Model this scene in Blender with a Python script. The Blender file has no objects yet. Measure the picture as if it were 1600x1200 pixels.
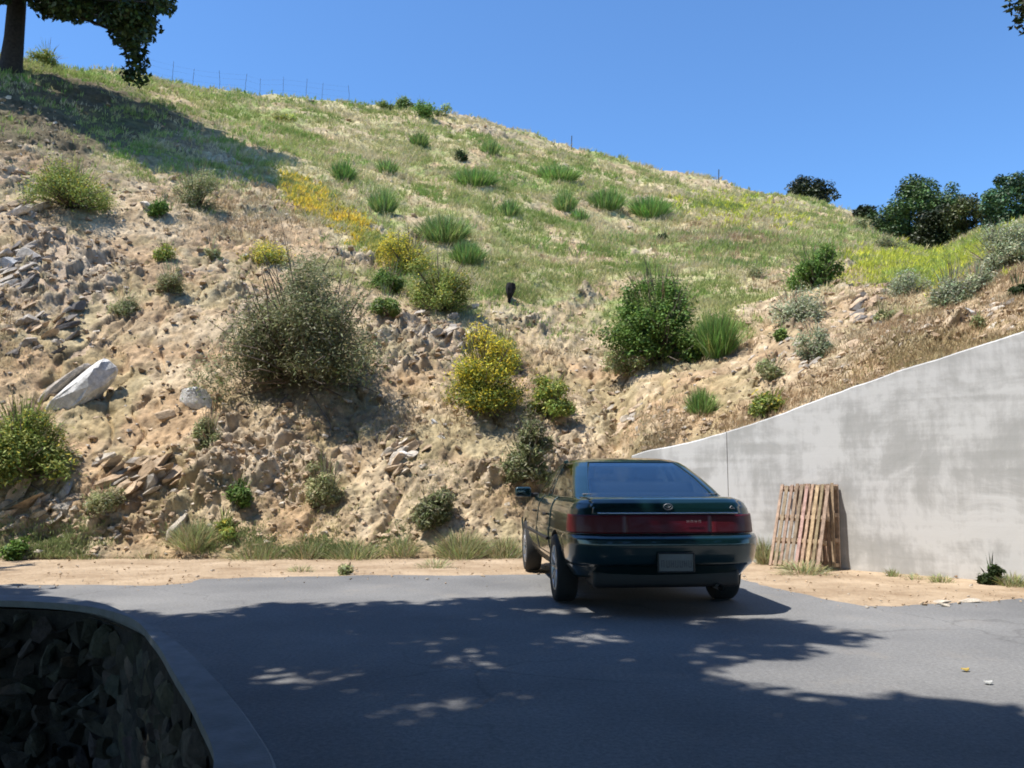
import bpy, math, random
import numpy as np
from mathutils import Vector

rng = np.random.default_rng(7)
random.seed(7)
scene = bpy.context.scene
COL = scene.collection

# ------------------------------------------------------------------ camera
F, PITCH, H = 1300.0, math.radians(6.55), 1.15      # focal length in photo pixels, tilt, eye height
CP, SP = math.cos(PITCH), math.sin(PITCH)


def unproject(px, py, depth):
    """World point on the ray through photo pixel (px,py) at ground distance y=depth."""
    px, py, depth = np.asarray(px, float), np.asarray(py, float), np.asarray(depth, float)
    v = (600 - py) / F
    zz = depth * (v * CP + SP) / (CP - v * SP)
    x = (px - 800) / F * (depth * CP + zz * SP)
    return np.stack([x, depth + 0 * x, zz + H], -1)


def ground(px, py, z=0.0):
    v = (600 - py) / F
    k = (v * CP + SP) / (CP - v * SP)
    d = (z - H) / k
    return unproject(px, py, d)


def project(P):
    P = np.asarray(P, float)
    zz = P[..., 2] - H
    d = P[..., 1] * CP + zz * SP
    u = -P[..., 1] * SP + zz * CP
    return 800 + F * P[..., 0] / d, 600 - F * u / d, d


SUN = np.array([-0.40, -0.13, 0.90])
SUN /= np.linalg.norm(SUN)

# ------------------------------------------------------------------ helpers


def mesh_obj(name, V, faces, mats=None, parent=None, col=None, smooth=False, midx=None):
    V = np.asarray(V, np.float32).reshape(-1, 3)
    me = bpy.data.meshes.new(name)
    if isinstance(faces, np.ndarray):
        n, k = faces.shape
        me.vertices.add(len(V)); me.vertices.foreach_set('co', V.ravel())
        me.loops.add(n * k); me.loops.foreach_set('vertex_index', faces.astype(np.int32).ravel())
        me.polygons.add(n)
        me.polygons.foreach_set('loop_start', np.arange(0, n * k, k, dtype=np.int32))
        me.polygons.foreach_set('loop_total', np.full(n, k, np.int32))
        me.update(calc_edges=True)
    else:
        me.from_pydata([tuple(map(float, v)) for v in V], [], [tuple(map(int, f)) for f in faces])
        me.update()
    me.validate()
    if col is not None:
        a = me.color_attributes.new('Col', 'FLOAT_COLOR', 'POINT')
        c = np.ones((len(V), 4), np.float32); c[:, :3] = col
        a.data.foreach_set('color', c.ravel())
    if mats is not None:
        for m in (mats if isinstance(mats, (list, tuple)) else [mats]):
            me.materials.append(m)
    if midx is not None:
        me.polygons.foreach_set('material_index', np.asarray(midx, np.int32))
    me.polygons.foreach_set('use_smooth', np.full(len(me.polygons), bool(smooth)))
    o = bpy.data.objects.new(name, me)
    COL.objects.link(o)
    if parent is not None:
        o.parent = parent
    return o


def tag(o, label=None, cat=None, group=None, kind=None):
    if label: o['label'] = label
    if cat: o['category'] = cat
    if group: o['group'] = group
    if kind: o['kind'] = kind
    return o


def empty(name, loc=(0, 0, 0), rz=0.0):
    o = bpy.data.objects.new(name, None)
    COL.objects.link(o)
    o.location = [float(c) for c in loc]; o.rotation_euler = (0, 0, rz)
    o.empty_display_size = 0.2
    return o


def hashn(ix, iy, iz, seed):
    h = (ix.astype(np.int64) * 374761393 + iy.astype(np.int64) * 668265263 + iz.astype(np.int64) * 2147483647 + seed * 974634777) & 0xffffffff
    h = ((h ^ (h >> 13)) * 1274126177) & 0xffffffff
    h = (h ^ (h >> 16)) & 0xffff
    return h / 32767.5 - 1.0


def noise(P, seed=0):
    P = np.asarray(P, float)
    i = np.floor(P).astype(np.int64); f = P - i
    w = f * f * f * (f * (f * 6 - 15) + 10)
    r = 0
    for dx in (0, 1):
        for dy in (0, 1):
            for dz in (0, 1):
                wt = (w[..., 0] if dx else 1 - w[..., 0]) * (w[..., 1] if dy else 1 - w[..., 1]) * (w[..., 2] if dz else 1 - w[..., 2])
                r = r + wt * hashn(i[..., 0] + dx, i[..., 1] + dy, i[..., 2] + dz, seed)
    return r


def fbm(P, octv=4, seed=0, gain=0.5):
    r = 0; a = 1.0; P = np.asarray(P, float)
    for o in range(octv):
        r = r + a * noise(P, seed + o * 17); P = P * 2.03 + 11.3; a *= gain
    return r


def cells(P, seed=0):
    """fractured blocks: per-cell height with a tilted face, and a per-cell random tone"""
    P = np.asarray(P, float); i0 = np.floor(P).astype(np.int64)
    best = np.full(P.shape[:-1], 9.0); h = np.zeros_like(best); tone = np.zeros_like(best)
    for dx in (-1, 0, 1):
        for dy in (-1, 0, 1):
            for dz in (-1, 0, 1):
                a, b_, c_ = i0[..., 0] + dx, i0[..., 1] + dy, i0[..., 2] + dz
                q = np.stack([a + .5 + .45 * hashn(a, b_, c_, seed), b_ + .5 + .45 * hashn(a, b_, c_, seed + 1), c_ + .5 + .45 * hashn(a, b_, c_, seed + 2)], -1)
                v = P - q; d = (v * v).sum(-1)
                hh = hashn(a, b_, c_, seed + 3) * .5 + v[..., 0] * hashn(a, b_, c_, seed + 4) * .9 + v[..., 2] * hashn(a, b_, c_, seed + 5) * .9
                m = d < best
                best = np.where(m, d, best); h = np.where(m, hh, h); tone = np.where(m, hashn(a, b_, c_, seed + 6), tone)
    return h, tone


def sstep(a, b, x):
    t = np.clip((np.asarray(x, float) - a) / (b - a), 0, 1)
    return t * t * (3 - 2 * t)


def pchip(x, y, xq):
    """monotone cubic through (x,y) along axis 0"""
    x = np.asarray(x, float); y = np.asarray(y, float)
    shp = y.shape; y = y.reshape(len(x), -1)
    h = np.diff(x)[:, None]; d = np.diff(y, axis=0) / h
    m = np.zeros_like(y); m[0] = d[0]; m[-1] = d[-1]
    s = d[:-1] * d[1:] > 0
    with np.errstate(divide='ignore', invalid='ignore'):
        w1 = 2 * h[1:] + h[:-1]; w2 = h[1:] + 2 * h[:-1]
        mm = (w1 + w2) / (w1 / d[:-1] + w2 / d[1:])
    m[1:-1] = np.where(s, mm, 0)
    xq = np.clip(np.asarray(xq, float), x[0], x[-1])
    i = np.clip(np.searchsorted(x, xq, 'right') - 1, 0, len(x) - 2)
    t = ((xq - x[i]) / h[i, 0])[:, None]; hh = h[i]
    r = (1 + 2 * t) * (1 - t) ** 2 * y[i] + t * (1 - t) ** 2 * hh * m[i] + t * t * (3 - 2 * t) * y[i + 1] + t * t * (t - 1) * hh * m[i + 1]
    return r.reshape((len(xq),) + shp[1:])


# ------------------------------------------------------------------ materials
def newmat(name):
    m = bpy.data.materials.new(name); m.use_nodes = True
    nt = m.node_tree; nt.nodes.clear()
    return m, nt, nt.nodes, nt.links


def N(nt, t, **kw):
    n = nt.nodes.new(t)
    for k, v in kw.items():
        if k in n.inputs: n.inputs[k].default_value = v
        else: setattr(n, k, v)
    return n


def simple(name, col, rough=0.6, metal=0.0, coat=0.0, spec=0.5, noise_amt=0.0, nscale=20.0, bump=0.0, bscale=60.0):
    m, nt, nd, lk = newmat(name)
    out = N(nt, 'ShaderNodeOutputMaterial'); b = N(nt, 'ShaderNodeBsdfPrincipled')
    b.inputs['Roughness'].default_value = rough; b.inputs['Metallic'].default_value = metal
    b.inputs['Coat Weight'].default_value = coat; b.inputs['Coat Roughness'].default_value = 0.04
    b.inputs['Specular IOR Level'].default_value = spec
    b.inputs['Base Color'].default_value = (*col, 1)
    lk.new(b.outputs[0], out.inputs[0])
    tc = N(nt, 'ShaderNodeTexCoord')
    if noise_amt > 0:
        nz = N(nt, 'ShaderNodeTexNoise', Scale=nscale, Detail=6.0, Roughness=0.65)
        lk.new(tc.outputs['Object'], nz.inputs['Vector'])
        mx = N(nt, 'ShaderNodeMix', data_type='RGBA')
        mx.inputs[6].default_value = (*[c * (1 - noise_amt) for c in col], 1)
        mx.inputs[7].default_value = (*[min(1, c * (1 + noise_amt)) for c in col], 1)
        rp = N(nt, 'ShaderNodeMapRange'); rp.inputs[1].default_value = .3; rp.inputs[2].default_value = .7
        lk.new(nz.outputs[0], rp.inputs[0]); lk.new(rp.outputs[0], mx.inputs[0]); lk.new(mx.outputs[2], b.inputs['Base Color'])
    if bump > 0:
        nz2 = N(nt, 'ShaderNodeTexNoise', Scale=bscale, Detail=5.0)
        lk.new(tc.outputs['Object'], nz2.inputs['Vector'])
        bp = N(nt, 'ShaderNodeBump', Strength=bump, Distance=0.01)
        lk.new(nz2.outputs[0], bp.inputs['Height']); lk.new(bp.outputs[0], b.inputs['Normal'])
    return m


def leafmat(name, trans=0.3, rough=0.6, spec=0.25):
    m, nt, nd, lk = newmat(name)
    out = N(nt, 'ShaderNodeOutputMaterial'); b = N(nt, 'ShaderNodeBsdfPrincipled', Roughness=rough)
    b.inputs['Specular IOR Level'].default_value = spec
    at = N(nt, 'ShaderNodeAttribute', attribute_name='Col')
    tr = N(nt, 'ShaderNodeBsdfTranslucent'); mx = N(nt, 'ShaderNodeMixShader', Fac=trans)
    lk.new(at.outputs['Color'], b.inputs['Base Color']); lk.new(at.outputs['Color'], tr.inputs['Color'])
    lk.new(b.outputs[0], mx.inputs[1]); lk.new(tr.outputs[0], mx.inputs[2]); lk.new(mx.outputs[0], out.inputs[0])
    return m


def rockmat(name, bump=0.6, scale=14.0):
    """vertex colour albedo broken up by fine mineral mottling"""
    m, nt, nd, lk = newmat(name)
    out = N(nt, 'ShaderNodeOutputMaterial'); b = N(nt, 'ShaderNodeBsdfPrincipled', Roughness=0.92)
    b.inputs['Specular IOR Level'].default_value = 0.147
    at = N(nt, 'ShaderNodeAttribute', attribute_name='Col'); tc = N(nt, 'ShaderNodeTexCoord')
    n1 = N(nt, 'ShaderNodeTexNoise', Scale=scale, Detail=8.0, Roughness=0.7)
    lk.new(tc.outputs['Object'], n1.inputs['Vector'])
    mr = N(nt, 'ShaderNodeMapRange'); mr.inputs[1].default_value = .32; mr.inputs[2].default_value = .68
    mr.inputs[3].default_value = 0.58; mr.inputs[4].default_value = 1.36
    lk.new(n1.outputs[0], mr.inputs[0])
    mu = N(nt, 'ShaderNodeVectorMath', operation='SCALE')
    lk.new(at.outputs['Color'], mu.inputs[0]); lk.new(mr.outputs[0], mu.inputs['Scale'])
    lk.new(mu.outputs[0], b.inputs['Base Color'])
    n2 = N(nt, 'ShaderNodeTexNoise', Scale=scale * 1.7, Detail=8.0, Roughness=0.7)
    lk.new(tc.outputs['Object'], n2.inputs['Vector'])
    bp = N(nt, 'ShaderNodeBump', Strength=bump, Distance=0.06)
    lk.new(n2.outputs[0], bp.inputs['Height']); lk.new(bp.outputs[0], b.inputs['Normal'])
    lk.new(b.outputs[0], out.inputs[0])
    return m


M = {}
M['hill'] = rockmat('hill_soil', 0.7, 5.0)
M['rock'] = rockmat('rock', 0.6, 9.0)
M['leaf'] = leafmat('leaf', 0.3)
M['oakleaf'] = leafmat('oak_leaf', 0.10, 0.5, 0.35)
M['grass'] = leafmat('grass_blade', 0.35, 0.75, 0.1)
M['bark'] = simple('bark', (.035, .029, .025), .95, noise_amt=.5, nscale=9, bump=1.0, bscale=14)
M['twig'] = simple('twig', (.13, .10, .075), .9, noise_amt=.3)
M['wood'] = simple('pallet_wood', (.42, .27, .15), .8, noise_amt=.45, nscale=7, bump=.3)
M['palewood'] = simple('pale_wood', (.66, .55, .44), .8, noise_amt=.2, nscale=9)
M['char'] = simple('charred_wood', (.012, .010, .009), .95, noise_amt=.4)
M['metalpost'] = simple('fence_metal', (.07, .075, .075), .6, .6)
M['kerbc'] = simple('kerb_concrete', (.19, .195, .20), .9, noise_amt=.25, nscale=4, bump=.5)


def asphalt():
    m, nt, nd, lk = newmat('asphalt')
    out = N(nt, 'ShaderNodeOutputMaterial'); b = N(nt, 'ShaderNodeBsdfPrincipled', Roughness=0.88)
    b.inputs['Specular IOR Level'].default_value = 0.25
    tc = N(nt, 'ShaderNodeTexCoord')
    big = N(nt, 'ShaderNodeTexNoise', Scale=0.45, Detail=6.0, Roughness=0.6); lk.new(tc.outputs['Object'], big.inputs[0])
    r1 = N(nt, 'ShaderNodeValToRGB')
    r1.color_ramp.elements[0].position = .3; r1.color_ramp.elements[0].color = (.13, .13, .131, 1)
    r1.color_ramp.elements[1].position = .7; r1.color_ramp.elements[1].color = (.235, .231, .224, 1)
    lk.new(big.outputs[0], r1.inputs[0])
    fine = N(nt, 'ShaderNodeTexNoise', Scale=38.0, Detail=7.0, Roughness=0.85); lk.new(tc.outputs['Object'], fine.inputs[0])
    mr = N(nt, 'ShaderNodeMapRange'); mr.inputs[1].default_value = .3; mr.inputs[2].default_value = .7; mr.inputs[3].default_value = .58; mr.inputs[4].default_value = 1.42
    lk.new(fine.outputs[0], mr.inputs[0])
    mu = N(nt, 'ShaderNodeVectorMath', operation='SCALE'); lk.new(r1.outputs[0], mu.inputs[0]); lk.new(mr.outputs[0], mu.inputs['Scale'])
    # cracks: warped cell borders, thin, present only in places
    wv = N(nt, 'ShaderNodeTexNoise', Scale=2.2, Detail=4.0); lk.new(tc.outputs['Object'], wv.inputs[0])
    ad = N(nt, 'ShaderNodeVectorMath', operation='ADD')
    sc = N(nt, 'ShaderNodeVectorMath', operation='SCALE'); sc.inputs['Scale'].default_value = .55
    lk.new(wv.outputs['Color'], sc.inputs[0]); lk.new(sc.outputs[0], ad.inputs[0]); lk.new(tc.outputs['Object'], ad.inputs[1])
    vo = N(nt, 'ShaderNodeTexVoronoi', feature='DISTANCE_TO_EDGE', Scale=0.55); lk.new(ad.outputs[0], vo.inputs['Vector'])
    cr = N(nt, 'ShaderNodeMapRange'); cr.inputs[1].default_value = .003; cr.inputs[2].default_value = .011; cr.inputs[3].default_value = 1; cr.inputs[4].default_value = 0
    lk.new(vo.outputs['Distance'], cr.inputs[0])
    pm = N(nt, 'ShaderNodeTexNoise', Scale=.35, Detail=2.0); lk.new(tc.outputs['Object'], pm.inputs[0])
    pr = N(nt, 'ShaderNodeMapRange'); pr.inputs[1].default_value = .46; pr.inputs[2].default_value = .56; pr.inputs[4].default_value = .3
    lk.new(pm.outputs[0], pr.inputs[0])
    mm = N(nt, 'ShaderNodeMath', operation='MULTIPLY'); lk.new(cr.outputs[0], mm.inputs[0]); lk.new(pr.outputs[0], mm.inputs[1])
    mx = N(nt, 'ShaderNodeMix', data_type='RGBA'); mx.inputs[7].default_value = (.06, .058, .055, 1)
    lk.new(mm.outputs[0], mx.inputs[0]); lk.new(mu.outputs[0], mx.inputs[6])
    # dust blown over the asphalt
    du = N(nt, 'ShaderNodeTexNoise', Scale=1.1, Detail=7.0, Roughness=.7); lk.new(tc.outputs['Object'], du.inputs[0])
    dr = N(nt, 'ShaderNodeMapRange'); dr.inputs[1].default_value = .55; dr.inputs[2].default_value = .8; dr.inputs[4].default_value = .4
    lk.new(du.outputs[0], dr.inputs[0])
    m2 = N(nt, 'ShaderNodeMix', data_type='RGBA'); m2.inputs[7].default_value = (.34, .29, .23, 1)
    lk.new(dr.outputs[0], m2.inputs[0]); lk.new(mx.outputs[2], m2.inputs[6])
    lk.new(m2.outputs[2], b.inputs['Base Color'])
    bp = N(nt, 'ShaderNodeBump', Strength=.5, Distance=.006); lk.new(fine.outputs[0], bp.inputs['Height']); lk.new(bp.outputs[0], b.inputs['Normal'])
    lk.new(b.outputs[0], out.inputs[0])
    return m


def dirt():
    m, nt, nd, lk = newmat('shoulder_dirt')
    out = N(nt, 'ShaderNodeOutputMaterial'); b = N(nt, 'ShaderNodeBsdfPrincipled', Roughness=0.95)
    b.inputs['Specular IOR Level'].default_value = 0.1
    tc = N(nt, 'ShaderNodeTexCoord')
    n1 = N(nt, 'ShaderNodeTexNoise', Scale=1.3, Detail=9.0, Roughness=.7); lk.new(tc.outputs['Object'], n1.inputs[0])
    r = N(nt, 'ShaderNodeValToRGB')
    r.color_ramp.elements[0].position = .32; r.color_ramp.elements[0].color = (.27, .19, .12, 1)
    r.color_ramp.elements[1].position = .68; r.color_ramp.elements[1].color = (.50, .385, .265, 1)
    lk.new(n1.outputs[0], r.inputs[0]); lk.new(r.outputs[0], b.inputs['Base Color'])
    n2 = N(nt, 'ShaderNodeTexNoise', Scale=16.0, Detail=6.0); lk.new(tc.outputs['Object'], n2.inputs[0])
    bp = N(nt, 'ShaderNodeBump', Strength=.8, Distance=.05); lk.new(n2.outputs[0], bp.inputs['Height']); lk.new(bp.outputs[0], b.inputs['Normal'])
    lk.new(b.outputs[0], out.inputs[0])
    return m


def concrete_wall():
    m, nt, nd, lk = newmat('board_marked_concrete')
    out = N(nt, 'ShaderNodeOutputMaterial'); b = N(nt, 'ShaderNodeBsdfPrincipled', Roughness=0.9)
    b.inputs['Specular IOR Level'].default_value = 0.2
    tc = N(nt, 'ShaderNodeTexCoord')
    n1 = N(nt, 'ShaderNodeTexNoise', Scale=1.1, Detail=9.0, Roughness=.66, Distortion=.5); lk.new(tc.outputs['Object'], n1.inputs[0])
    mp = N(nt, 'ShaderNodeMapping'); mp.inputs['Scale'].default_value = (3.5, 3.5, .7); lk.new(tc.outputs['Object'], mp.inputs[0])
    n2 = N(nt, 'ShaderNodeTexNoise', Scale=1.0, Detail=7.0, Roughness=.7); lk.new(mp.outputs[0], n2.inputs[0])
    mp3 = N(nt, 'ShaderNodeMapping'); mp3.inputs['Scale'].default_value = (.5, .5, 9.0); lk.new(tc.outputs['Object'], mp3.inputs[0])
    n3 = N(nt, 'ShaderNodeTexNoise', Scale=1.0, Detail=4.0); lk.new(mp3.outputs[0], n3.inputs[0])
    a1 = N(nt, 'ShaderNodeMath', operation='MULTIPLY_ADD'); a1.inputs[1].default_value = .55
    lk.new(n2.outputs[0], a1.inputs[0]); lk.new(n1.outputs[0], a1.inputs[2])
    a2 = N(nt, 'ShaderNodeMath', operation='MULTIPLY_ADD'); a2.inputs[1].default_value = .3
    lk.new(n3.outputs[0], a2.inputs[0]); lk.new(a1.outputs[0], a2.inputs[2])
    r = N(nt, 'ShaderNodeValToRGB')
    e = r.color_ramp.elements
    e[0].position = .70; e[0].color = (.38, .378, .362, 1)
    e[1].position = 1.08 if False else 1.0; e[1].color = (.60, .595, .58, 1)
    el = e.new(.86); el.color = (.445, .44, .425, 1)
    lk.new(a2.outputs[0], r.inputs[0]); lk.new(r.outputs[0], b.inputs['Base Color'])
    bp = N(nt, 'ShaderNodeBump', Strength=.35, Distance=.02); lk.new(a2.outputs[0], bp.inputs['Height']); lk.new(bp.outputs[0], b.inputs['Normal'])
    lk.new(b.outputs[0], out.inputs[0])
    return m


M['asphalt'] = asphalt(); M['dirt'] = dirt(); M['concrete'] = concrete_wall()

# ------------------------------------------------------------------ retaining wall line (needed by the hill)
WA, WB = ground(1200, 879), ground(1600, 910)
wdir = (WB - WA)[:2]; wlen = np.linalg.norm(wdir); wdir = wdir / wlen
wnorm = np.array([wdir[1], -wdir[0]])          # towards the road
if wnorm[1] > 0: wnorm = -wnorm


def wall_hit(px):
    """point of the wall face (x,y) seen in photo column px, by its base"""
    t = (px - 800) / F / CP
    # A + s d : x = t*y
    s = (t * WA[1] - WA[0]) / (wdir[0] - t * wdir[1])
    return WA[:2] + wdir * s, s


TOP = [(985, 711), (1000, 706), (1060, 693), (1133, 674), (1200, 653), (1250, 635), (1320, 609), (1400, 580), (1500, 550), (1600, 518), (1800, 448), (2100, 330)]
wall_pts = []
for px, py in TOP:
    p, s = wall_hit(px)
    z = unproject(px, py, p[1])[2]
    wall_pts.append((s, p[0], p[1], z))
wall_pts = np.array(wall_pts)
WT = 0.24


def wall_top(px):
    p, s = wall_hit(px)
    z = np.interp(s, wall_pts[:, 0], wall_pts[:, 3])
    return p, z


# ------------------------------------------------------------------ hillside
PROF = {   # photo column: toe then seven (row, distance) pairs up to the crest
    -1500: [(905, 8.5), (700, 9.3), (480, 10.6), (250, 12.5), (20, 15), (-150, 19), (-220, 24), (-260, 32)],
    -600: [(890, 11), (745, 11.9), (560, 13.6), (380, 16), (190, 19), (60, 23), (-30, 29), (-70, 38)],
    0: [(872, 12.3), (755, 13.2), (600, 15.0), (450, 17.2), (320, 20), (205, 23.5), (130, 28), (88, 34)],
    200: [(870, 12.5), (750, 13.5), (600, 15.5), (460, 18), (350, 20.8), (260, 24), (185, 30), (118, 40)],
    450: [(870, 12.5), (745, 13.6), (625, 15.2), (505, 17.4), (405, 20.4), (305, 26), (222, 34), (153, 46)],
    700: [(868, 12.6), (745, 13.8), (610, 16.0), (490, 19), (390, 24), (300, 32), (235, 41), (176, 50)],
    850: [(866, 12.8), (745, 14.0), (640, 15.8), (530, 18.6), (430, 23), (345, 31), (275, 40), (216, 50)],
    960: [(860, 13.4), (745, 14.2), (645, 16.0), (550, 18.8), (455, 23), (370, 31), (300, 40), (244, 50)],
    1000: ['w', (690, 13.6), (620, 15.4), (540, 18.2), (455, 22.5), (380, 31), (310, 40), (254, 50)],
    1150: ['w', (640, 13.0), (575, 15.0), (510, 18.0), (445, 22.5), (385, 30), (335, 39), (291, 50)],
    1300: ['w', (585, 12.4), (535, 14.2), (485, 17.0), (440, 21.5), (400, 28), (360, 37), (323, 50)],
    1400: ['w', (548, 12.0), (510, 13.8), (475, 16.4), (445, 20), (415, 26), (390, 34), (366, 44)],
    1450: ['w', (530, 11.8), (498, 13.5), (468, 16), (440, 20), (415, 26), (398, 34), (388, 42)],
    1530: ['w', (510, 11.4), (472, 13.2), (438, 15.5), (410, 19), (388, 24), (374, 29), (364, 35)],
    1620: ['w', (478, 10.8), (435, 12.5), (402, 14.8), (376, 18), (358, 22), (347, 26), (340, 32)],
    2000: ['w', (350, 10.6), (300, 12.4), (262, 15), (235, 18), (220, 22), (210, 26), (205, 32)],
    3000: [(905, 9), (300, 10.0), (190, 11.5), (130, 13.5), (90, 16), (70, 19), (60, 23), (55, 28)],
}
pcols = sorted(PROF)
ctrl = []
for c in pcols:
    L = []
    for e in PROF[c]:
        if e == 'w':
            p, z = wall_top(c)
            back = p - wnorm * (WT - 0.02)
            X, Y, D = project(np.array([back[0], back[1], z - 0.03]))
            L.append((float(Y), float(back[1])))
        else:
            L.append(e)
    ctrl.append(L)
ctrl = np.array(ctrl, float)                    # cols x 8 x (py, depth)


def columns(pxs):
    return pchip(np.array(pcols, float), ctrl, np.asarray(pxs, float))      # n x 8 x 2


VS = np.linspace(0, 7, 8)


def bare_row(px):
    return np.interp(px, [-400, 0, 150, 300, 430, 520, 600, 680, 780, 900, 1010, 1100, 1200, 1330, 1400, 1500, 1620],
                     [90, 168, 225, 292, 305, 370, 430, 490, 520, 520, 545, 520, 452, 432, 490, 470, 400])


def masks(P, px, py):
    """bareness 0..1 and rockiness 0..1 of hill points"""
    n = fbm(P * 0.45, 4, 3)
    bare = sstep(-55, 45, py - bare_row(px) + n * 55)
    patch = sstep(.12, .55, fbm(P * 0.6, 4, 31)) * .85
    bare = np.maximum(bare, patch * (py > 140))
    rock = sstep(.22, .85, fbm(P * np.array([.5, .5, .8]), 3, 51) + .35 * sstep(260, 40, px) + .25 * sstep(120, 30, np.abs(px - 1340)) * sstep(120, 40, np.abs(py - 490)))
    return bare, rock


STR = np.array([[0.80, 0.25, 0.55], [-0.3, 0.95, 0.0], [-0.52, -0.18, 0.83]])      # strata frame


def displace(P, px, py):
    bare, rock = masks(P, px, py)
    Q = P @ STR.T
    big = fbm(P * 0.33, 3, 5) * 0.18
    a = 1 - np.abs(fbm(Q * np.array([.9, 1.0, 2.6]), 4, 9))
    ledge = (a - .6) * 0.18
    fine = fbm(Q * np.array([4.5, 5.0, 10.0]), 4, 21, .6) * 0.055
    micro = fbm(P * 15.0, 3, 25, .6) * 0.018
    w_ = fbm(P * 2.2, 2, 61)[..., None] * .10
    c1, t1 = cells(Q * np.array([1.5, 1.5, 3.2]) + w_, 301)
    c2, t2 = cells(Q * np.array([4.2, 4.2, 8.0]) + w_ * 2, 331)
    c3, t3 = cells(Q * np.array([10.0, 10.0, 17.0]) + w_ * 4, 361)
    # erosion rills running down the face
    rx = P[..., 0] * 1.5 + P[..., 2] * .35 + fbm(P * .7, 3, 91) * .9
    rill = np.abs(fbm(np.stack([rx, P[..., 2] * .22, 0 * rx], -1), 3, 95))
    rill = -np.clip(.22 - rill, 0, .22) * .55
    tone = t1 * .5 + t2 * .5
    tuss = fbm(P * 1.6, 3, 71) * 0.10
    st = Q[..., 2] * 2.6 + fbm(P * .8, 3, 81) * 1.2
    saw = (st - np.floor(st)); saw = np.where(saw < .8, saw / .8, (1 - saw) / .2) * .15
    d = big + bare * (c1 * (.02 + .15 * rock) + c2 * (.024 + .05 * rock) + c3 * (.014 + .01 * rock) + rill * (1 - .5 * rock) + ledge * (.35 + .65 * rock) + fine * (.5 + .8 * rock) + micro + saw * rock * .8) + (1 - bare) * tuss
    toe = sstep(0, 1, (P[..., 2]) / 0.5)
    return d * (0.12 + .88 * toe), bare, rock, tone


DN = np.array([0.0, -0.62, 0.785])


def hill_at(px, py):
    """hill surface point seen in photo pixel (px,py)"""
    c = columns([px])[0]
    v = np.linspace(0, 7, 141)
    pr = pchip(VS, c, v)
    d = np.interp(-py, -pr[:, 0], pr[:, 1])
    P = unproject(px, py, d)
    dd, b, r, tn = displace(P[None], np.array([px]), np.array([py]))
    return P + DN * dd[0] * edge_fade(np.array([px]), np.array([(d - pr[0, 1])]))[0]


def edge_fade(px, dd):
    """displacement dies out at the retaining wall's cap"""
    w = sstep(955, 1000, px) * sstep(3000, 2100, px)
    return 1 - w * (1 - sstep(0.0, 0.9, dd))


OAK_XY = hill_at(16, 112)[:2]


def oak_litter_shade(P):  # extent of the leaf litter that carries the oak's painted shade
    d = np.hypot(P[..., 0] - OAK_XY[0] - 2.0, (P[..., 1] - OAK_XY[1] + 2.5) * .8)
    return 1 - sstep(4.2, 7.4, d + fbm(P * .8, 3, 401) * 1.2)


def build_hill():
    pxs = np.concatenate([np.linspace(-1500, -60, 70, endpoint=False), np.linspace(-60, 1660, 760), np.linspace(1660, 3000, 62)[1:]])
    c = columns(pxs)
    vs = np.linspace(0, 7, 470)
    pr = np.stack([pchip(VS, c[i], vs) for i in range(len(pxs))])        # cols x rows x 2
    PX = np.repeat(pxs[:, None], len(vs), 1); PY = pr[..., 0]; D = pr[..., 1]
    P = unproject(PX, PY, D)
    d, bare, rock, tone = displace(P, PX, PY)
    d = d * edge_fade(PX, D - D[:, :1])
    P = P + DN * d[..., None]
    wallc = (pxs > 985) & (pxs < 2150)
    # skirt under the toe, back slope behind the crest
    sk = P[:, :1].copy(); sk[..., 2] = -0.4
    back = []
    base = P[:, -1:]
    for dy, dz in ((2.0, .25), (5, .1), (12, -2.0), (30, -9), (70, -22)):
        q = base.copy()
        rad = base[..., :2] / np.linalg.norm(base[..., :2], axis=-1, keepdims=True)
        q[..., :2] += rad * dy; q[..., 2] = np.maximum(q[..., 2] + dz, -1.0)
        back.append(q)
    # zone colours (the soil's own, plus litter darkened to deepen the oak's shadow)
    n1 = fbm(P * 0.9, 4, 101)[..., None]; n2 = fbm(P * 3.1, 3, 131)[..., None]; n3 = fbm(P * .35, 3, 151)[..., None]
    tan = np.array([.405, .30, .183]); pale = np.array([.45, .352, .228]); orange = np.array([.42, .285, .165]); grey = np.array([.40, .325, .235]); straw = np.array([.44, .38, .21]); green = np.array([.27, .31, .11])
    soil = tan + (orange - tan) * sstep(.1, .9, n1) * .8 + (pale - tan) * sstep(.05, .6, -n1 + .5 * n2)
    soil = soil + (grey - soil) * (sstep(.2, .9, rock[..., None] + .4 * n2) * .75)
    veg = straw + (green - straw) * sstep(-.3, .6, n3 + .4 * n2)
    veg = veg + (tan - veg) * sstep(.1, .6, n1 - .2) * .7
    soil = soil * (1 + tone[..., None] * (.10 + .22 * rock[..., None]))
    moss = sstep(.05, .6, fbm(P * 1.1, 4, 171))[..., None] * .45
    soil = soil + (np.array([.30, .26, .13]) - soil) * moss
    colr = veg + (soil - veg) * bare[..., None]
    litter = oak_litter_shade(P)[..., None] * .85  # dark leaf litter, painting extra oak shade into the soil colour
    colr = colr + (np.array([.085, .068, .042]) - colr) * litter  # litter colour darkened to deepen the oak's shade
    colr = np.clip(colr * (1 + .22 * n2), .02, .8)
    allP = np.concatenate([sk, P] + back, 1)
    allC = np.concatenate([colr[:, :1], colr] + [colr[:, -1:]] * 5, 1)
    nc, nr = allP.shape[:2]
    idx = np.arange(nc * nr).reshape(nc, nr)
    Fq = np.stack([idx[:-1, :-1], idx[1:, :-1], idx[1:, 1:], idx[:-1, 1:]], -1).reshape(-1, 4)
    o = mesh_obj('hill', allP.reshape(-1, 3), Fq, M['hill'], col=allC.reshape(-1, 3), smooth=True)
    tag(o, 'steep bare earth bank rising into a grassy hill', 'hill', kind='structure')
    return P, PX, PY, D, bare, rock


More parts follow.
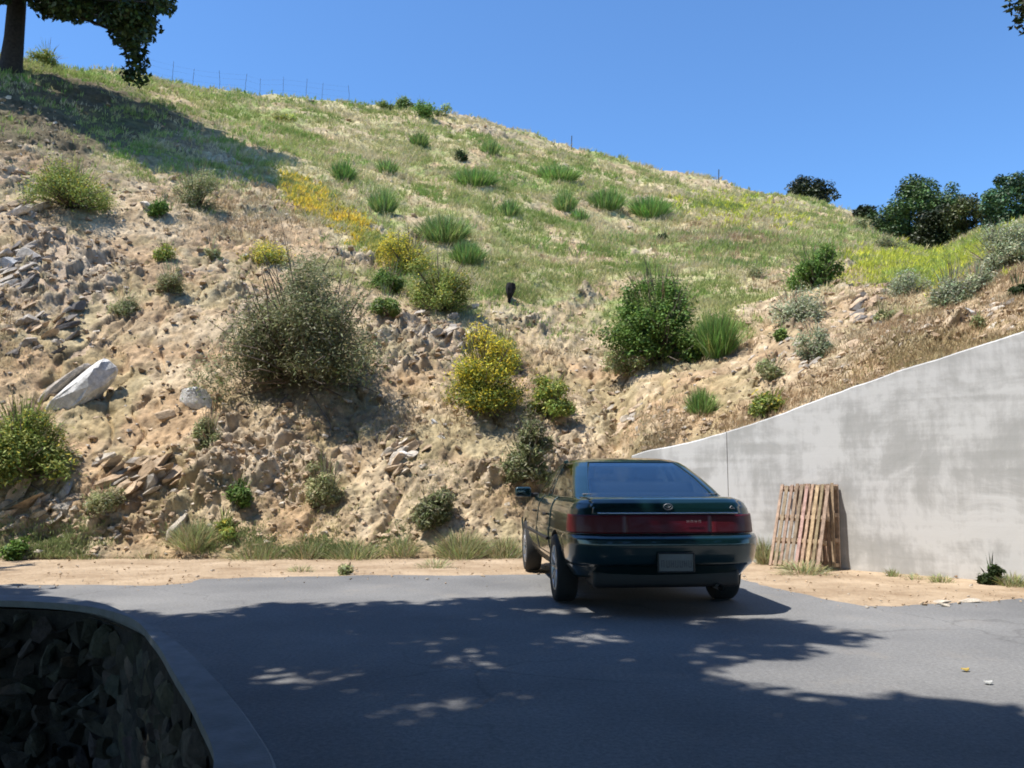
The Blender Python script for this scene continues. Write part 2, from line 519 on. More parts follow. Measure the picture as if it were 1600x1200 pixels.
HP, HPX, HPY, HD, HBARE, HROCK = build_hill()

# ------------------------------------------------------------------ ground, road, kerb
# the coping line of the stone wall that holds up the driveway above a sunken yard at lower left
ko = [ground(*p, z=.10)[:2] for p in [(60, 930), (140, 938), (214, 966), (287, 1010), (347, 1070), (397, 1133), (434, 1205)]]
ki = [ground(*p, z=.10)[:2] for p in [(0, 938), (100, 943), (196, 962), (240, 1000), (272, 1052), (308, 1115), (332, 1205)]]
ko = np.array([[-30, ko[0][1] + 1.2], [-9, ko[0][1] + .35]] + list(ko) + [[-.62, 2.2], [-.58, .5], [-.65, -3], [-.8, -16]])
ki = np.array([[-30, ki[0][1] + 1.0], [-9, ki[0][1] + .25]] + list(ki) + [[-.92, 2.2], [-.88, .5], [-.95, -3], [-1.1, -16]])


def resample(L, n):
    s = np.concatenate([[0], np.cumsum(np.linalg.norm(np.diff(L, axis=0), axis=1))])
    return s / s[-1]


t0 = resample((ko + ki) / 2, 0)
tq = np.unique(np.concatenate([np.linspace(0, 1, 60), np.linspace(t0[1], t0[-3], 160)]))
KO = pchip(t0, ko, tq); KI = pchip(t0, ki, tq)
pit = np.concatenate([KI + (KO - KI) * .5, [[-30, -16]]])
from mathutils.geometry import tessellate_polygon
outer = [(-150, -150), (150, -150), (150, 150), (-150, 150)]
polys = [[Vector((x, y, 0)) for x, y in outer], [Vector((x, y, 0)) for x, y in pit[::-1]]]
tris = tessellate_polygon(polys)
allv = np.array([tuple(v) for pl in polys for v in pl]); allv[:, 2] = -.012
fx = []
for t in tris:
    a_, b_, c_ = [allv[k] for k in t]
    nz = (b_[0] - a_[0]) * (c_[1] - a_[1]) - (b_[1] - a_[1]) * (c_[0] - a_[0])
    fx.append(tuple(t) if nz > 0 else tuple(t)[::-1])
o = mesh_obj('ground', allv, fx, M['dirt'])
tag(o, 'pale sandy dirt shoulder between the asphalt and the bank', 'ground', kind='structure')
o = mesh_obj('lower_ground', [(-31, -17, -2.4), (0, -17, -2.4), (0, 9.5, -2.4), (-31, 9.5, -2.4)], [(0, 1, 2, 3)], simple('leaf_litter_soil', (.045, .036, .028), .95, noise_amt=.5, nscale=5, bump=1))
tag(o, 'dark ground of the sunken yard below the stone wall', 'ground', kind='structure')


def rough_line(pts, step=0.12, amp=0.05, seed=1):
    pts = np.array(pts, float)
    s = np.concatenate([[0], np.cumsum(np.linalg.norm(np.diff(pts, axis=0), axis=1))])
    q = np.linspace(0, s[-1], int(s[-1] / step) + 2)
    P = np.stack([np.interp(q, s, pts[:, 0]), np.interp(q, s, pts[:, 1])], 1)
    n = np.stack([fbm(np.stack([q * .9, 0 * q + seed, 0 * q], 1), 7, seed, .6), fbm(np.stack([q * .9, 0 * q + seed + 5, 0 * q], 1), 7, seed + 3, .6)], 1)
    P[1:-1] += n[1:-1] * amp
    return P


edge_px = [(0, 915), (120, 913), (240, 914), (300, 911), (318, 904), (420, 901), (560, 900), (700, 898), (830, 897), (960, 893), (1100, 890), (1160, 903), (1215, 916), (1290, 936), (1370, 947), (1430, 949), (1490, 943), (1600, 936)]
e3 = [ground(*p)[:2] for p in edge_px]
far = rough_line([np.array([-30, 10.2]), np.array([-14, 9.5])] + e3 + [np.array([9, 7.1]), np.array([60, 4.5])], .05, .10, 4)
road = np.concatenate([far, [[60, -60], [-1.0, -60]], (KO + (KI - KO) * .3)[::-1]])
o = mesh_obj('road', np.c_[road, np.full(len(road), 0.0)], [tuple(range(len(road)))[::-1]], M['asphalt'])
tag(o, 'worn grey asphalt driveway with dappled tree shade', 'road', kind='structure')

# ------------------------------------------------------------------ concrete retaining wall
qs = np.linspace(wall_pts[0, 0], wall_pts[-1, 0], 260)
wz = pchip(wall_pts[:, 0], wall_pts[:, 3], qs) + fbm(np.stack([qs * 2.5, 0 * qs, 0 * qs], 1), 4, 77) * .010
joint_s = wall_hit(1133)[1]


def wall_block(s0, s1):
    s = np.concatenate([[s0], qs[(qs > s0 + .02) & (qs < s1 - .02)], [s1]])
    z = np.interp(s, qs, wz)
    fx = WA[0] + wdir[0] * s; fy = WA[1] + wdir[1] * s
    bx = fx - wnorm[0] * WT; by = fy - wnorm[1] * WT
    m = len(s); ch = .018
    f2x = fx - wnorm[0] * ch; f2y = fy - wnorm[1] * ch
    V = np.concatenate([np.c_[fx, fy, np.full(m, -.3)], np.c_[fx, fy, z - ch], np.c_[f2x, f2y, z], np.c_[bx, by, z], np.c_[bx, by, np.full(m, -.3)]])
    Fs = [(k * m + i, k * m + i + 1, (k + 1) * m + i + 1, (k + 1) * m + i) for k in range(4) for i in range(m - 1)]
    Fs += [tuple(k * m for k in range(5))[::-1], tuple(k * m + m - 1 for k in range(5))]
    return V, Fs


V1, F1 = wall_block(qs[0], joint_s - .006); V2, F2 = wall_block(joint_s + .006, qs[-1])
V = np.concatenate([V1, V2]); Fs = F1 + [tuple(i + len(V1) for i in f) for f in F2]
o = mesh_obj('retaining_wall', V, Fs, M['concrete'])
tag(o, 'pale grey concrete retaining wall with a sloping top edge', 'wall')

# ------------------------------------------------------------------ vegetation generators


def unit(v):
    return v / np.maximum(np.linalg.norm(v, axis=-1, keepdims=True), 1e-9)


def leaf_cards(P, size, aspect, colr, up=0.5, out=None):
    """diamond leaves; P n x3, size n, colr n x3"""
    n = len(P)
    nrm = rng.normal(size=(n, 3)); nrm[:, 2] = np.abs(nrm[:, 2]) + up
    if out is not None: nrm += out * .8
    nrm = unit(nrm)
    a = unit(np.cross(nrm, rng.normal(size=(n, 3)))); b = np.cross(nrm, a)
    L = size[:, None]; W = L * aspect
    V = np.stack([P - a * L, P + b * W + a * L * .15, P + a * L, P - b * W + a * L * .15], 1).reshape(-1, 3)
    Fq = np.arange(4 * n).reshape(n, 4)
    return V, Fq, np.repeat(colr, 4, 0)


def blades(B, h, w, lean, colr):
    """grass blades as bent two-piece strips -> quads+tip as one quad (kite)"""
    n = len(B)
    az = rng.uniform(0, 2 * np.pi, n); sd = np.stack([np.cos(az), np.sin(az), 0 * az], 1) * w[:, None]
    tip = B + np.stack([lean[:, 0], lean[:, 1], h], 1)
    mid = B + np.stack([lean[:, 0] * .35, lean[:, 1] * .35, h * .5], 1)
    V = np.stack([B, mid + sd, tip, mid - sd], 1).reshape(-1, 3)
    return V, np.arange(4 * n).reshape(n, 4), np.repeat(colr, 4, 0)


def tube(pts, rad, seg=6, close=True):
    pts = np.asarray(pts, float); rad = np.asarray(rad, float)
    tang = unit(np.gradient(pts, axis=0))
    ref = np.array([0.3, 0.9, 0.2])
    a = unit(np.cross(tang, ref)); b = np.cross(tang, a)
    th = np.linspace(0, 2 * np.pi, seg, endpoint=False)
    V = pts[:, None] + rad[:, None, None] * (a[:, None] * np.cos(th)[None, :, None] + b[:, None] * np.sin(th)[None, :, None])
    m = len(pts); idx = np.arange(m * seg).reshape(m, seg)
    Fq = np.stack([idx[:-1], np.roll(idx[:-1], -1, 1), np.roll(idx[1:], -1, 1), idx[1:]], -1).reshape(-1, 4)
    return V.reshape(-1, 3), Fq


class Acc:
    def __init__(s): s.V = []; s.F = []; s.C = []; s.M = []; s.n = 0
    def add(s, V, Fq, C=None, m=0):
        s.V.append(V); s.F.append(np.asarray(Fq) + s.n); s.n += len(V)
        s.C.append(np.ones((len(V), 3)) * .3 if C is None else (np.repeat(np.asarray(C, float)[None], len(V), 0) if np.ndim(C) == 1 else C))
        s.M.append(np.full(len(Fq), m))
    def build(s, name, mats, parent=None, smooth=False):
        return mesh_obj(name, np.concatenate(s.V), np.concatenate(s.F), mats, parent, np.concatenate(s.C), smooth, np.concatenate(s.M))


def vary(base, n, amt=.3, hue=.12):
    base = np.asarray(base, float)
    if base.ndim == 1: base = base[None]
    c = base[rng.integers(0, len(base), n)]
    return np.clip(c * (1 + rng.normal(0, amt, (n, 1))) * (1 + rng.normal(0, hue, (n, 3))), .004, .9)


KIND = {   # leaf colours, flower colours + share, leaf length m, aspect, upright-ness
    'sage': dict(c=[(.20, .22, .10), (.25, .26, .13), (.15, .175, .07), (.29, .27, .17)], ls=.035, asp=.28, stem=(.16, .13, .10)),
    'green': dict(c=[(.14, .25, .05), (.21, .32, .07), (.09, .17, .035)], ls=.032, asp=.45),
    'dark': dict(c=[(.03, .055, .018), (.045, .075, .02), (.06, .085, .03)], ls=.03, asp=.45),
    'broom': dict(c=[(.24, .28, .06), (.18, .24, .05)], fl=[(.88, .70, .06), (.80, .66, .09)], fs=.6, ls=.028, asp=.3),
    'gold': dict(c=[(.22, .19, .05), (.30, .24, .09)], fl=[(.70, .42, .03), (.66, .46, .05)], fs=.62, ls=.03, asp=.4),
    'lime': dict(c=[(.26, .33, .08), (.34, .37, .10), (.19, .26, .06)], fl=[(.55, .46, .06)], fs=.12, ls=.03, asp=.35),
    'silver': dict(c=[(.34, .38, .23), (.28, .33, .19), (.42, .43, .30)], ls=.03, asp=.3),
    'weed': dict(c=[(.24, .30, .12), (.32, .35, .17), (.42, .38, .22)], ls=.03, asp=.3),
    'tuft': dict(c=[(.24, .30, .12), (.34, .36, .17), (.46, .41, .24)], ls=.03, asp=.3),
    'spiky': dict(c=[(.14, .29, .06), (.20, .35, .08), (.28, .38, .12)], ls=.03, asp=.3),
}


def shrub(name, px, py, wpx, hpx, kind, label, cat=None, group=None, onhill=True, dens=1.0):
    base = hill_at(px, py) if onhill else ground(px, py)
    D = base[1]; sc = math.hypot(D, base[0] * .3) / F
    W = wpx * sc * 1.06; Ht = hpx * sc * 1.06
    k = dict(KIND[kind])
    dry = rng.uniform(0, .4) ** 1.5 if kind in ('spiky', 'tuft', 'weed', 'green') else 0.0
    k['c'] = [tuple((np.array(q) * (1 - dry) + np.array((.40, .34, .18)) * dry) * f_) for q in k['c'] for f_ in (rng.uniform(.8, 1.2),)]
    a = Acc(); st = Acc()
    area = wpx * hpx * .41
    R = W / 2
    if kind in ('spiky', 'tuft'):
        nb = int(np.clip(area * (.8 if kind == 'tuft' else 1.2) * dens, 130, 2600))
        r = np.sqrt(rng.uniform(0, 1, nb)); az = rng.uniform(0, 2 * np.pi, nb)
        B = np.stack([np.cos(az) * r * R * .68, np.sin(az) * r * R * .5, np.zeros(nb) - .03], 1)
        B[:, 2] += B[:, 1] * .55
        h = Ht * (1.05 - .5 * r ** 2) * rng.uniform(.55, 1.1, nb)
        sp = .55 if kind == 'tuft' else .42
        lean = np.stack([np.cos(az) * r * R * sp, np.sin(az) * r * R * sp], 1) + rng.normal(0, (.3 if kind == 'tuft' else .16) * Ht, (nb, 2))
        w = np.full(nb, max(.004, D / 832 * (.28 if kind == 'tuft' else .42))) * rng.uniform(.7, 1.3, nb)
        V, Fq, C = blades(B, h, w, lean, vary(k['c'], nb))
        a.add(V, Fq, C, 0)
        o = a.build(name, [M['leaf']])
        o.location = base
        return tag(o, label, cat or 'plant', group)
    big = wpx >= 70 and onhill
    nc = int(np.clip(area / 90, 7, 70))
    u = unit(rng.normal(size=(nc, 3))); u[:, 2] = np.abs(u[:, 2]) * 1.0 - .12
    rr = rng.uniform(.25, 1.12, nc) ** .7 * (1 + (.12 if big else .28) * np.sin(u[:, 0] * 3.3 + u[:, 1] * 2 + rng.uniform(0, 6)) + (.10 if big else .2) * np.sin(u[:, 2] * 6 + u[:, 0] * 4 + rng.uniform(0, 6)))
    ctr = u * rr[:, None] * np.array([R * .86, R * .72, Ht * .86])
    ctr[:, 0] += (rng.uniform(-.1, .1, nc)) * R
    ctr[:, 2] += Ht * .10
    ctr[:, 1] -= (.32 * R if big else .05 * R)
    ctr[:, 2] -= (.05 * Ht if big else 0)
    crad = rng.uniform(.5 if nc < 20 else .4, 1.25, nc) * min(R, Ht) * (.50 if nc < 20 else .29)
    if nc < 20: ctr *= np.array([.86, .86, .72])
    px_m = D / 832
    ls = max(k['ls'] * 1.15, px_m * 1.35)
    nl = int(np.clip(area * 3.0 * dens * (1.6 if kind == 'sage' else 1), 300, 42000))
    ci = rng.choice(nc, nl, p=crad ** 2 / (crad ** 2).sum())
    off = unit(rng.normal(size=(nl, 3))) * (rng.uniform(0, 1, nl) ** .45)[:, None]
    P = ctr[ci] + off * crad[ci][:, None] * np.array([1, 1, .9])
    P += rng.normal(0, 1, (nl, 3)) * (min(R, Ht) * rng.choice([.02, .05, .16], nl, p=[.5, .3, .2]))[:, None]
    P[:, 2] = np.maximum(P[:, 2], -.05 + P[:, 1] * (.6 if onhill else 0))
    size = ls * rng.uniform(.6, 1.35, nl)
    clump_tint = 1 + rng.normal(0, .16, (nc, 1))
    C = vary(k['c'], nl, .18, .07) * clump_tint[ci]
    if 'fl' in k:
        fl = rng.uniform(size=nl) < k['fs'] * np.clip(.35 + 1.3 * (P[:, 2] / Ht) * (np.linalg.norm(off, axis=1)), 0, 1.6)
        C[fl] = vary(k['fl'], int(fl.sum()), .12, .05)
    V, Fq, C = leaf_cards(P, size, k['asp'], C, .35, off)
    a.add(V, Fq, C, 0)
    # wispy shoots breaking the outline
    ns = int(np.clip(area / 14, 14, 500))
    ns = ns // 7 if kind == 'sage' else ns
    sd = unit(rng.normal(size=(ns, 3)) + np.array([0, 0, .9])); sd[:, 2] = np.abs(sd[:, 2])
    B = sd * np.array([R, R, Ht]) * .6
    ln = rng.uniform(.3, .72, ns)[:, None] * np.array([R, R, Ht])
    tipv = sd * ln
    V, Fq, C = blades(B, tipv[:, 2] + .02, np.full(ns, max(.006, px_m * .3)), tipv[:, :2] + rng.normal(0, .1 * R, (ns, 2)), np.where(rng.uniform(size=(ns, 1)) < .3, vary((.22, .17, .12), ns), vary(k['c'], ns)))
    a.add(V, Fq, C, 0)
    # dead and bare twigs poking out of the foliage
    nd_ = int(np.clip(area / 120, 3, 60)) if wpx >= 40 else 0
    for j in range(nd_):
        dv = unit(rng.normal(size=3) + np.array([0, -.3, .5])) * np.array([R, R, Ht])
        q = np.stack([dv * .25, dv * .7 + rng.normal(0, .06 * R, 3), dv * rng.uniform(.95, 1.18) + rng.normal(0, .08 * R, 3)])
        q[:, 1] -= .25 * R if big else 0
        V, Fq = tube(q, np.array([.009, .006, .003]) * (1 + .6 * R), 3)
        (st if big else a).add(V, Fq, (.19, .15, .11), 0 if big else 1)
    # stems
    sb = st if big else a
    for j in range(min(nc, 40)):
        q = np.stack([np.array([0, 0, -.08]) + rng.normal(0, .03 * R, 3), ctr[j] * .5 + rng.normal(0, .05 * R, 3), ctr[j]])
        V, Fq = tube(q, np.array([.014, .010, .005]) * (1 + 1.2 * R), 4)
        sb.add(V, Fq, (.13, .10, .075), 0 if big else 1)
    if big:
        root = empty(name, base)
        a.build('foliage', [M['leaf']], root); st.build('stem', [M['twig']], root)
        o = root
    else:
        o = a.build(name, [M['leaf'], M['twig']]); o.location = base
    return tag(o, label, cat or 'shrub', group)


def foliage_clumps(ctr, crad, nl, ls, asp, cols, mat, name, parent, tint=.22, up=.5):
    """crown made of leaf cards spread through many clumps (local coordinates)"""
    nc = len(ctr)
    ci = rng.choice(nc, nl, p=crad ** 2 / (crad ** 2).sum())
    off = unit(rng.normal(size=(nl, 3))) * (rng.uniform(0, 1, nl) ** .42)[:, None]
    P = ctr[ci] + off * crad[ci][:, None] * np.array([1, 1, .72])
    C = vary(cols, nl, .2, .08) * (1 + rng.normal(0, tint, (nc, 1)))[ci]
    lsz = ls[ci] if np.ndim(ls) else ls
    V, Fq, C = leaf_cards(P, lsz * rng.uniform(.6, 1.4, nl), asp, np.clip(C, .004, .9), up, off)
    return mesh_obj(name, V, Fq, mat, parent, C)


OAK = [(.030, .055, .014), (.045, .075, .018), (.022, .040, .012), (.06, .085, .025)]


def limb_path(a, b, bend=.12, n=6):
    t = np.linspace(0, 1, n)[:, None]
    a = np.asarray(a, float); b = np.asarray(b, float); L = np.linalg.norm(b - a)
    p = a + (b - a) * t
    w = rng.normal(0, bend * L, 3) * np.array([1, 1, .5])
    p += np.sin(t * np.pi) * w + rng.normal(0, .015 * L, (n, 3)) * np.sin(t * np.pi)
    return p


def bg_tree(px, py_base, depth, wpx, hpx, label, cols, name='oak_tree', nl=9000, trunk_h=.35, lean=0.0, group=None):
    base = unproject(px, py_base, depth); sc = depth / F
    root = empty(name, base); W, Ht = wpx * sc, hpx * sc
    nc = 110
    u = unit(rng.normal(size=(nc, 3))); u[:, 2] = u[:, 2] * .95
    rr = rng.uniform(.2, 1, nc) ** .5
    ctr = u * rr[:, None] * np.array([W * .40, W * .40, Ht * .45]) + np.array([lean * W, 0, Ht * .50])
    ctr[:, 2] += rng.uniform(-.06, .06, nc) * Ht
    ctr[:26, 2] = rng.uniform(.02, .32, 26) * Ht; ctr[:26, 0] = rng.uniform(-.38, .38, 26) * W
    crad = rng.uniform(.5, 1.35, nc) * W * .13
    nl = int(nl * 1.5)
    foliage_clumps(ctr, crad, nl, max(.07, depth / 832 * 1.5), .5, cols, M['oakleaf'], 'crown', root)
    acc = Acc()
    V, Fq = tube(limb_path((0, 0, -.5), (lean * W * .6, 0, Ht * .5), .04), np.linspace(.035, .018, 6) * W, 8); acc.add(V, Fq)
    for j in range(12):
        V, Fq = tube(limb_path((0, 0, Ht * rng.uniform(.12, .35)), ctr[j], .08), np.linspace(.016, .004, 6) * W, 6); acc.add(V, Fq)
    acc.build('trunk', [M['bark']], root, True)
    return tag(root, label, 'tree', group)


# ------------------------------------------------------------------ trees on the skyline
G1 = 'trees in the saddle beyond the hill'
bg_tree(1440, 402, 40, 160, 130, 'dark rounded oak filling the middle of the saddle at the right skyline', [(.075, .13, .035), (.095, .155, .045), (.05, .085, .03)], nl=20000, group=G1)
bg_tree(1527, 395, 36, 112, 100, 'olive tinted bushy tree just right of the big dark oak in the saddle', [(.10, .115, .035), (.13, .14, .05), (.06, .08, .025)], nl=8000, group=G1)
bg_tree(1592, 372, 32, 118, 112, 'tall blue-green tree at the right edge of the photo above the slope', [(.08, .15, .07), (.10, .18, .08), (.055, .10, .045)], nl=9000, group=G1)
bg_tree(1474, 402, 37, 104, 84, 'small shadowy tree tucked in front between the dark oak and the olive tree', [(.03, .045, .014), (.045, .055, .02)], nl=9000, group=G1)
bg_tree(1262, 330, 53, 86, 60, 'low windswept dark tree standing alone on the ridge line', [(.022, .034, .012), (.035, .045, .016)], nl=6000, lean=.05)
bg_tree(1352, 352, 47, 46, 34, 'small dark scrub tree on the ridge just left of the big oak', [(.035, .055, .022), (.05, .07, .03)], nl=2500, group=G1)

# ------------------------------------------------------------------ oak on the hilltop at upper left
tb = hill_at(16, 112)
DT = float(tb[1])
root = empty('oak_tree', tb)
s = DT / F
acc = Acc()


def loc(px, py, dd=0.0):
    return unproject(px, py, DT + dd) - tb


V, Fq = tube(np.array([loc(10, 140), loc(17, 105), loc(22, 60), loc(26, 10), loc(30, -60), loc(35, -140)]), np.array([.62, .42, .36, .34, .30, .22]), 10); acc.add(V, Fq)
C0 = []
for k in range(90):
    u = unit(rng.normal(size=3)); r = rng.uniform(.3, 1) ** .5
    C0.append(loc(20, -165, -2.6) + u * r * np.array([240 * s, 215 * s, 130 * s]))
low = [(150, -12), (100, -14), (60, -18), (180, -8), (230, -8), (255, -18), (205, 12), (218, 40), (200, 45), (190, 58), (170, 32), (135, 18), (105, 22), (82, 14), (0, -8), (-30, 0), (208, 72), (60, 0), (95, 8), (130, 5), (150, 22), (118, 22), (175, 12), (185, 40), (205, 60), (212, 82), (215, 100), (212, 118), (225, 20), (240, 8), (255, 5), (232, 38), (196, 25), (70, 12), (-40, 20), (-70, 0), (-20, 0), (222, 58), (160, 2), (210, 5), (190, -15), (245, -15), (140, -20), (90, -20), (40, -15)]
low += [(rng.uniform(40, 250), rng.uniform(-40, 8)) for k in range(26)] + [(rng.uniform(165, 262), rng.uniform(0, 40)) for k in range(10)]
C1 = [loc(px, py, rng.uniform(-3.2, .8)) for px, py in low]
for c in C0[:16] + C1[::3]:
    st_ = loc(28, rng.uniform(-120, -20))
    V, Fq = tube(limb_path(st_, c, .1), np.linspace(.15, .02, 6), 6); acc.add(V, Fq)
acc.build('trunk', [M['bark']], root, True)
ctr = np.array(C0 + C1)
crad = np.concatenate([rng.uniform(.8, 1.5, len(C0)) * 36 * s, rng.uniform(.8, 1.15, len(C1)) * 20 * s])
foliage_clumps(ctr, crad, 62000, .12, .5, OAK, M['oakleaf'], 'crown', root)
tag(root, 'dark oak with a drooping branch on the hilltop at the upper left', 'tree')

# ------------------------------------------------------------------ big oak over the driveway that shades it (mostly out of frame)


def inpoly(x, y, poly):
    r = False; j = len(poly) - 1
    for i in range(len(poly)):
        xi, yi = poly[i]; xj, yj = poly[j]
        if (yi > y) != (yj > y) and x < (xj - xi) * (y - yi) / (yj - yi) + xi: r = not r
        j = i
    return r


sunny = [
    [ground(*p)[:2] for p in [(1050, 1034), (1150, 1030), (1225, 1012), (1330, 996), (1500, 985), (1900, 960), (1900, 1175), (1600, 1128), (1482, 1095), (1337, 1120), (1205, 1106), (1140, 1075)]],
    [ground(*p)[:2] for p in [(470, 1085), (490, 1054), (590, 1058), (620, 1076), (695, 1090), (685, 1122), (560, 1128), (480, 1112)]],
    [ground(*p)[:2] for p in [(60, 945), (60, 925), (300, 940), (270, 968), (180, 955)]],
]
shade_far = np.array([ground(*p)[:2] for p in [(-300, 905), (0, 912), (60, 926), (270, 968), (320, 955), (420, 944), (560, 944), (700, 936), (860, 930), (910, 940), (1000, 946), (1100, 953), (1150, 964), (1210, 972), (1337, 990), (1500, 1000), (1900, 1030)]])
CC = []
for gx in np.arange(-10.5, 7.5, .42):
    for gy in np.arange(-7, 9.4, .42):
        x, y = gx + rng.uniform(-.2, .2), gy + rng.uniform(-.2, .2)
        yl = np.interp(x, shade_far[np.argsort(shade_far[:, 0]), 0], shade_far[np.argsort(shade_far[:, 0]), 1])
        if y > yl - .22: continue
        if any(inpoly(x, y, p) for p in sunny[:1] + sunny[2:]): continue
        if inpoly(x, y, sunny[1]) and rng.uniform() < .86: continue
        for rep in range(3 if y < 4.6 else 2):
            z = rng.uniform(6.6, 9.2) if rep == 0 else rng.uniform(8, 10.5)
            for tries in range(6):
                c = np.array([x, y, 0]) + SUN / SUN[2] * z
                if c[1] > .8:
                    X, Y, d_ = project(c)
                    if Y > -85 - 40: z += .5; continue
                break
            CC.append(c)
CC = np.array(CC); n_front = len(CC)
# unseen crown clumps added behind the camera, lower at the edge, to block skylight
SKY_BLOCK = []
for gx in np.arange(-17, 15, .95):
    for gy in np.arange(-17, 2.2, .95):
        if -10.5 < gx < 7.5 and gy > -7: 
            if rng.uniform() < .3: continue
        c = np.array([gx, gy, 0]) + rng.uniform(-.4, .4, 3)
        edge = max(abs(gx + 1) / 15, abs(gy + 5) / 12)
        for k in range(2):
            c2 = c.copy(); c2[2] = rng.uniform(7.2, 11) - 5.2 * max(0, edge - .45) / .55 * rng.uniform(.3, 1.25)
            if c2[1] > -1.0:
                X, Y, d_ = project(c2 + np.array([0, 1.0, 0]))
                if c2[0] > 6.0 or (d_ > 0 and Y > -260): continue
            if c2[2] < 6 and abs(c2[0]) < 3 and c2[1] > -5: continue
            SKY_BLOCK.append(c2)
for gx in np.arange(-17, -8, .95):  # unseen clumps added on the left to cut skylight
    for gy in np.arange(-4, 11, .95):
        c2 = np.array([gx, gy, 0]) + rng.uniform(-.4, .4, 3); c2[2] = rng.uniform(3.0, 9)
        sh = c2 - SUN / SUN[2] * c2[2]
        sx, sy, sd = project(sh)
        if sd > 0 and sy < 1130 and sx > -40: continue
        X, Y, d_ = project(c2)
        if d_ > 0.2 and X > -260 and Y > -200: continue
        SKY_BLOCK.append(c2)
for gx in np.arange(5.5, 16, .95):  # more unseen clumps, added on the right against skylight
    for gy in np.arange(-4, 5.6, .95):
        c2 = np.array([gx, gy, 0]) + rng.uniform(-.4, .4, 3); c2[2] = rng.uniform(6.5, 10) - np.clip(gx - 7, 0, 4) * rng.uniform(.3, 1.0)
        sh = c2 - SUN / SUN[2] * c2[2]
        sx, sy, sd = project(sh)
        if sd > 0 and sy < 1130 and sx < 1660: continue
        X, Y, d_ = project(c2)
        if d_ > 0.2 and X < 2100 and Y > -200: continue
        SKY_BLOCK.append(c2)
SKY_BLOCK = np.array(SKY_BLOCK)
CC = np.concatenate([CC, SKY_BLOCK])
tr = np.array([-3.2, -2.6, -2.4])
root = empty('oak_tree', tr)
CL = CC - tr
acc = Acc()
V, Fq = tube(np.array([[0, 0, -.3], [.05, 0, .6], [.1, .1, 3], [.3, .3, 6.0], [.5, .5, 7.6]]), np.array([.66, .5, .42, .36, .30]), 12); acc.add(V, Fq)
order = rng.permutation(n_front)[:60]
for j in order:
    mid = np.array([.3, .3, rng.uniform(6.0, 7.4)])
    elbow = mid + (CL[j] - mid) * .5; elbow[2] = max(elbow[2], 8.6)
    p = np.concatenate([limb_path(mid, elbow, .03, 4)[:-1], limb_path(elbow, CL[j], .04, 4)])
    q = p + tr
    sx_, sy_, sd_ = project(q - SUN / SUN[2] * q[:, 2:3])
    if np.any((sd_ > 0) & (sx_ > 380) & (sx_ < 800) & (sy_ > 1030) & (sy_ < 1150)): continue
    X, Y, d_ = project(q)
    if np.any((q[:, 1] > .3) & (Y > -20) & (d_ > 0)): continue
    V, Fq = tube(p, np.linspace(.13, .02, len(p)), 6); acc.add(V, Fq)
# the drooping twig seen at the top right corner
tw_end = unproject(1592, 22, 6.4) - tr
tw0 = unproject(1640, -160, 6.2) - tr
p = np.array([tw0, tw0 * .5 + tw_end * .5 + np.array([.05, 0, .02]), tw_end])
V, Fq = tube(p, np.array([.02, .012, .006]), 5); acc.add(V, Fq)
jn = np.argmin(np.linalg.norm(CL - tw0, axis=1))
V, Fq = tube(np.concatenate([limb_path((.3, .3, 6.6), CL[jn] + np.array([0, -.6, .8]), .02, 5), limb_path(CL[jn] + np.array([.1, -.3, .7]), tw0, .02, 5)]), np.linspace(.13, .02, 10), 6); acc.add(V, Fq)
acc.build('trunk', [M['bark']], root, True)
TW = np.array([unproject(a_, b_, 6.4) - tr for a_, b_ in [(1586, 6), (1600, 10), (1596, 30), (1606, 40), (1612, 12), (1625, -10), (1640, -60), (1640, -110)]])
nx = len(SKY_BLOCK)
crad = np.concatenate([rng.uniform(.28, .48, n_front), rng.uniform(.75, 1.2, nx)])
lsz = np.concatenate([np.full(n_front, .085), np.full(nx, .19)])
nl_f = n_front * 125
foliage_clumps(CL[:n_front], crad[:n_front], nl_f, .085, .52, OAK, M['oakleaf'], 'crown', root)
foliage_clumps(CL[n_front:], crad[n_front:], nx * 60, .19, .55, OAK, M['oakleaf'], 'crown', root)  # added clumps that keep skylight off the driveway
ctr = TW
# a few dense leaves for the twig
nl = 260
ci = rng.integers(0, len(TW), nl)
P = TW[ci] + rng.normal(0, .05, (nl, 3))
V, Fq, C = leaf_cards(P, rng.uniform(.02, .04, nl), .5, vary(OAK, nl))
mesh_obj('twig_leaves', V, Fq, M['oakleaf'], root, C)
tag(root, 'overhanging oak whose dark leafy twig hangs in the top right corner', 'tree')

# ------------------------------------------------------------------ the car
M['paint'] = simple('teal_metallic_paint', (.004, .024, .026), .28, .35, coat=1.0)
M['black'] = simple('black_plastic', (.012, .012, .013), .55)
M['rubber'] = simple('tyre_rubber', (.018, .018, .018), .85, bump=.3)
M['alloy'] = simple('alloy_rim', (.42, .43, .44), .35, .8)
M['chrome'] = simple('chrome', (.62, .63, .64), .16, 1.0)
M['dullmetal'] = simple('dull_badge_metal', (.22, .22, .23), .45, .8)
M['seat'] = simple('seat_fabric', (.10, .105, .12), .95, noise_amt=.2)
M['lens'] = simple('dark_red_lens', (.085, .005, .010), .4, coat=.12, spec=.25)
M['lensmid'] = simple('red_reflector_lens', (.095, .005, .014), .4, coat=.12, spec=.25)
M['plate'] = simple('number_plate', (.15, .16, .165), .5, noise_amt=.1)
M['plateink'] = simple('plate_ink', (.07, .075, .09), .5)
M['letter'] = simple('lettering_grey', (.24, .17, .18), .4)


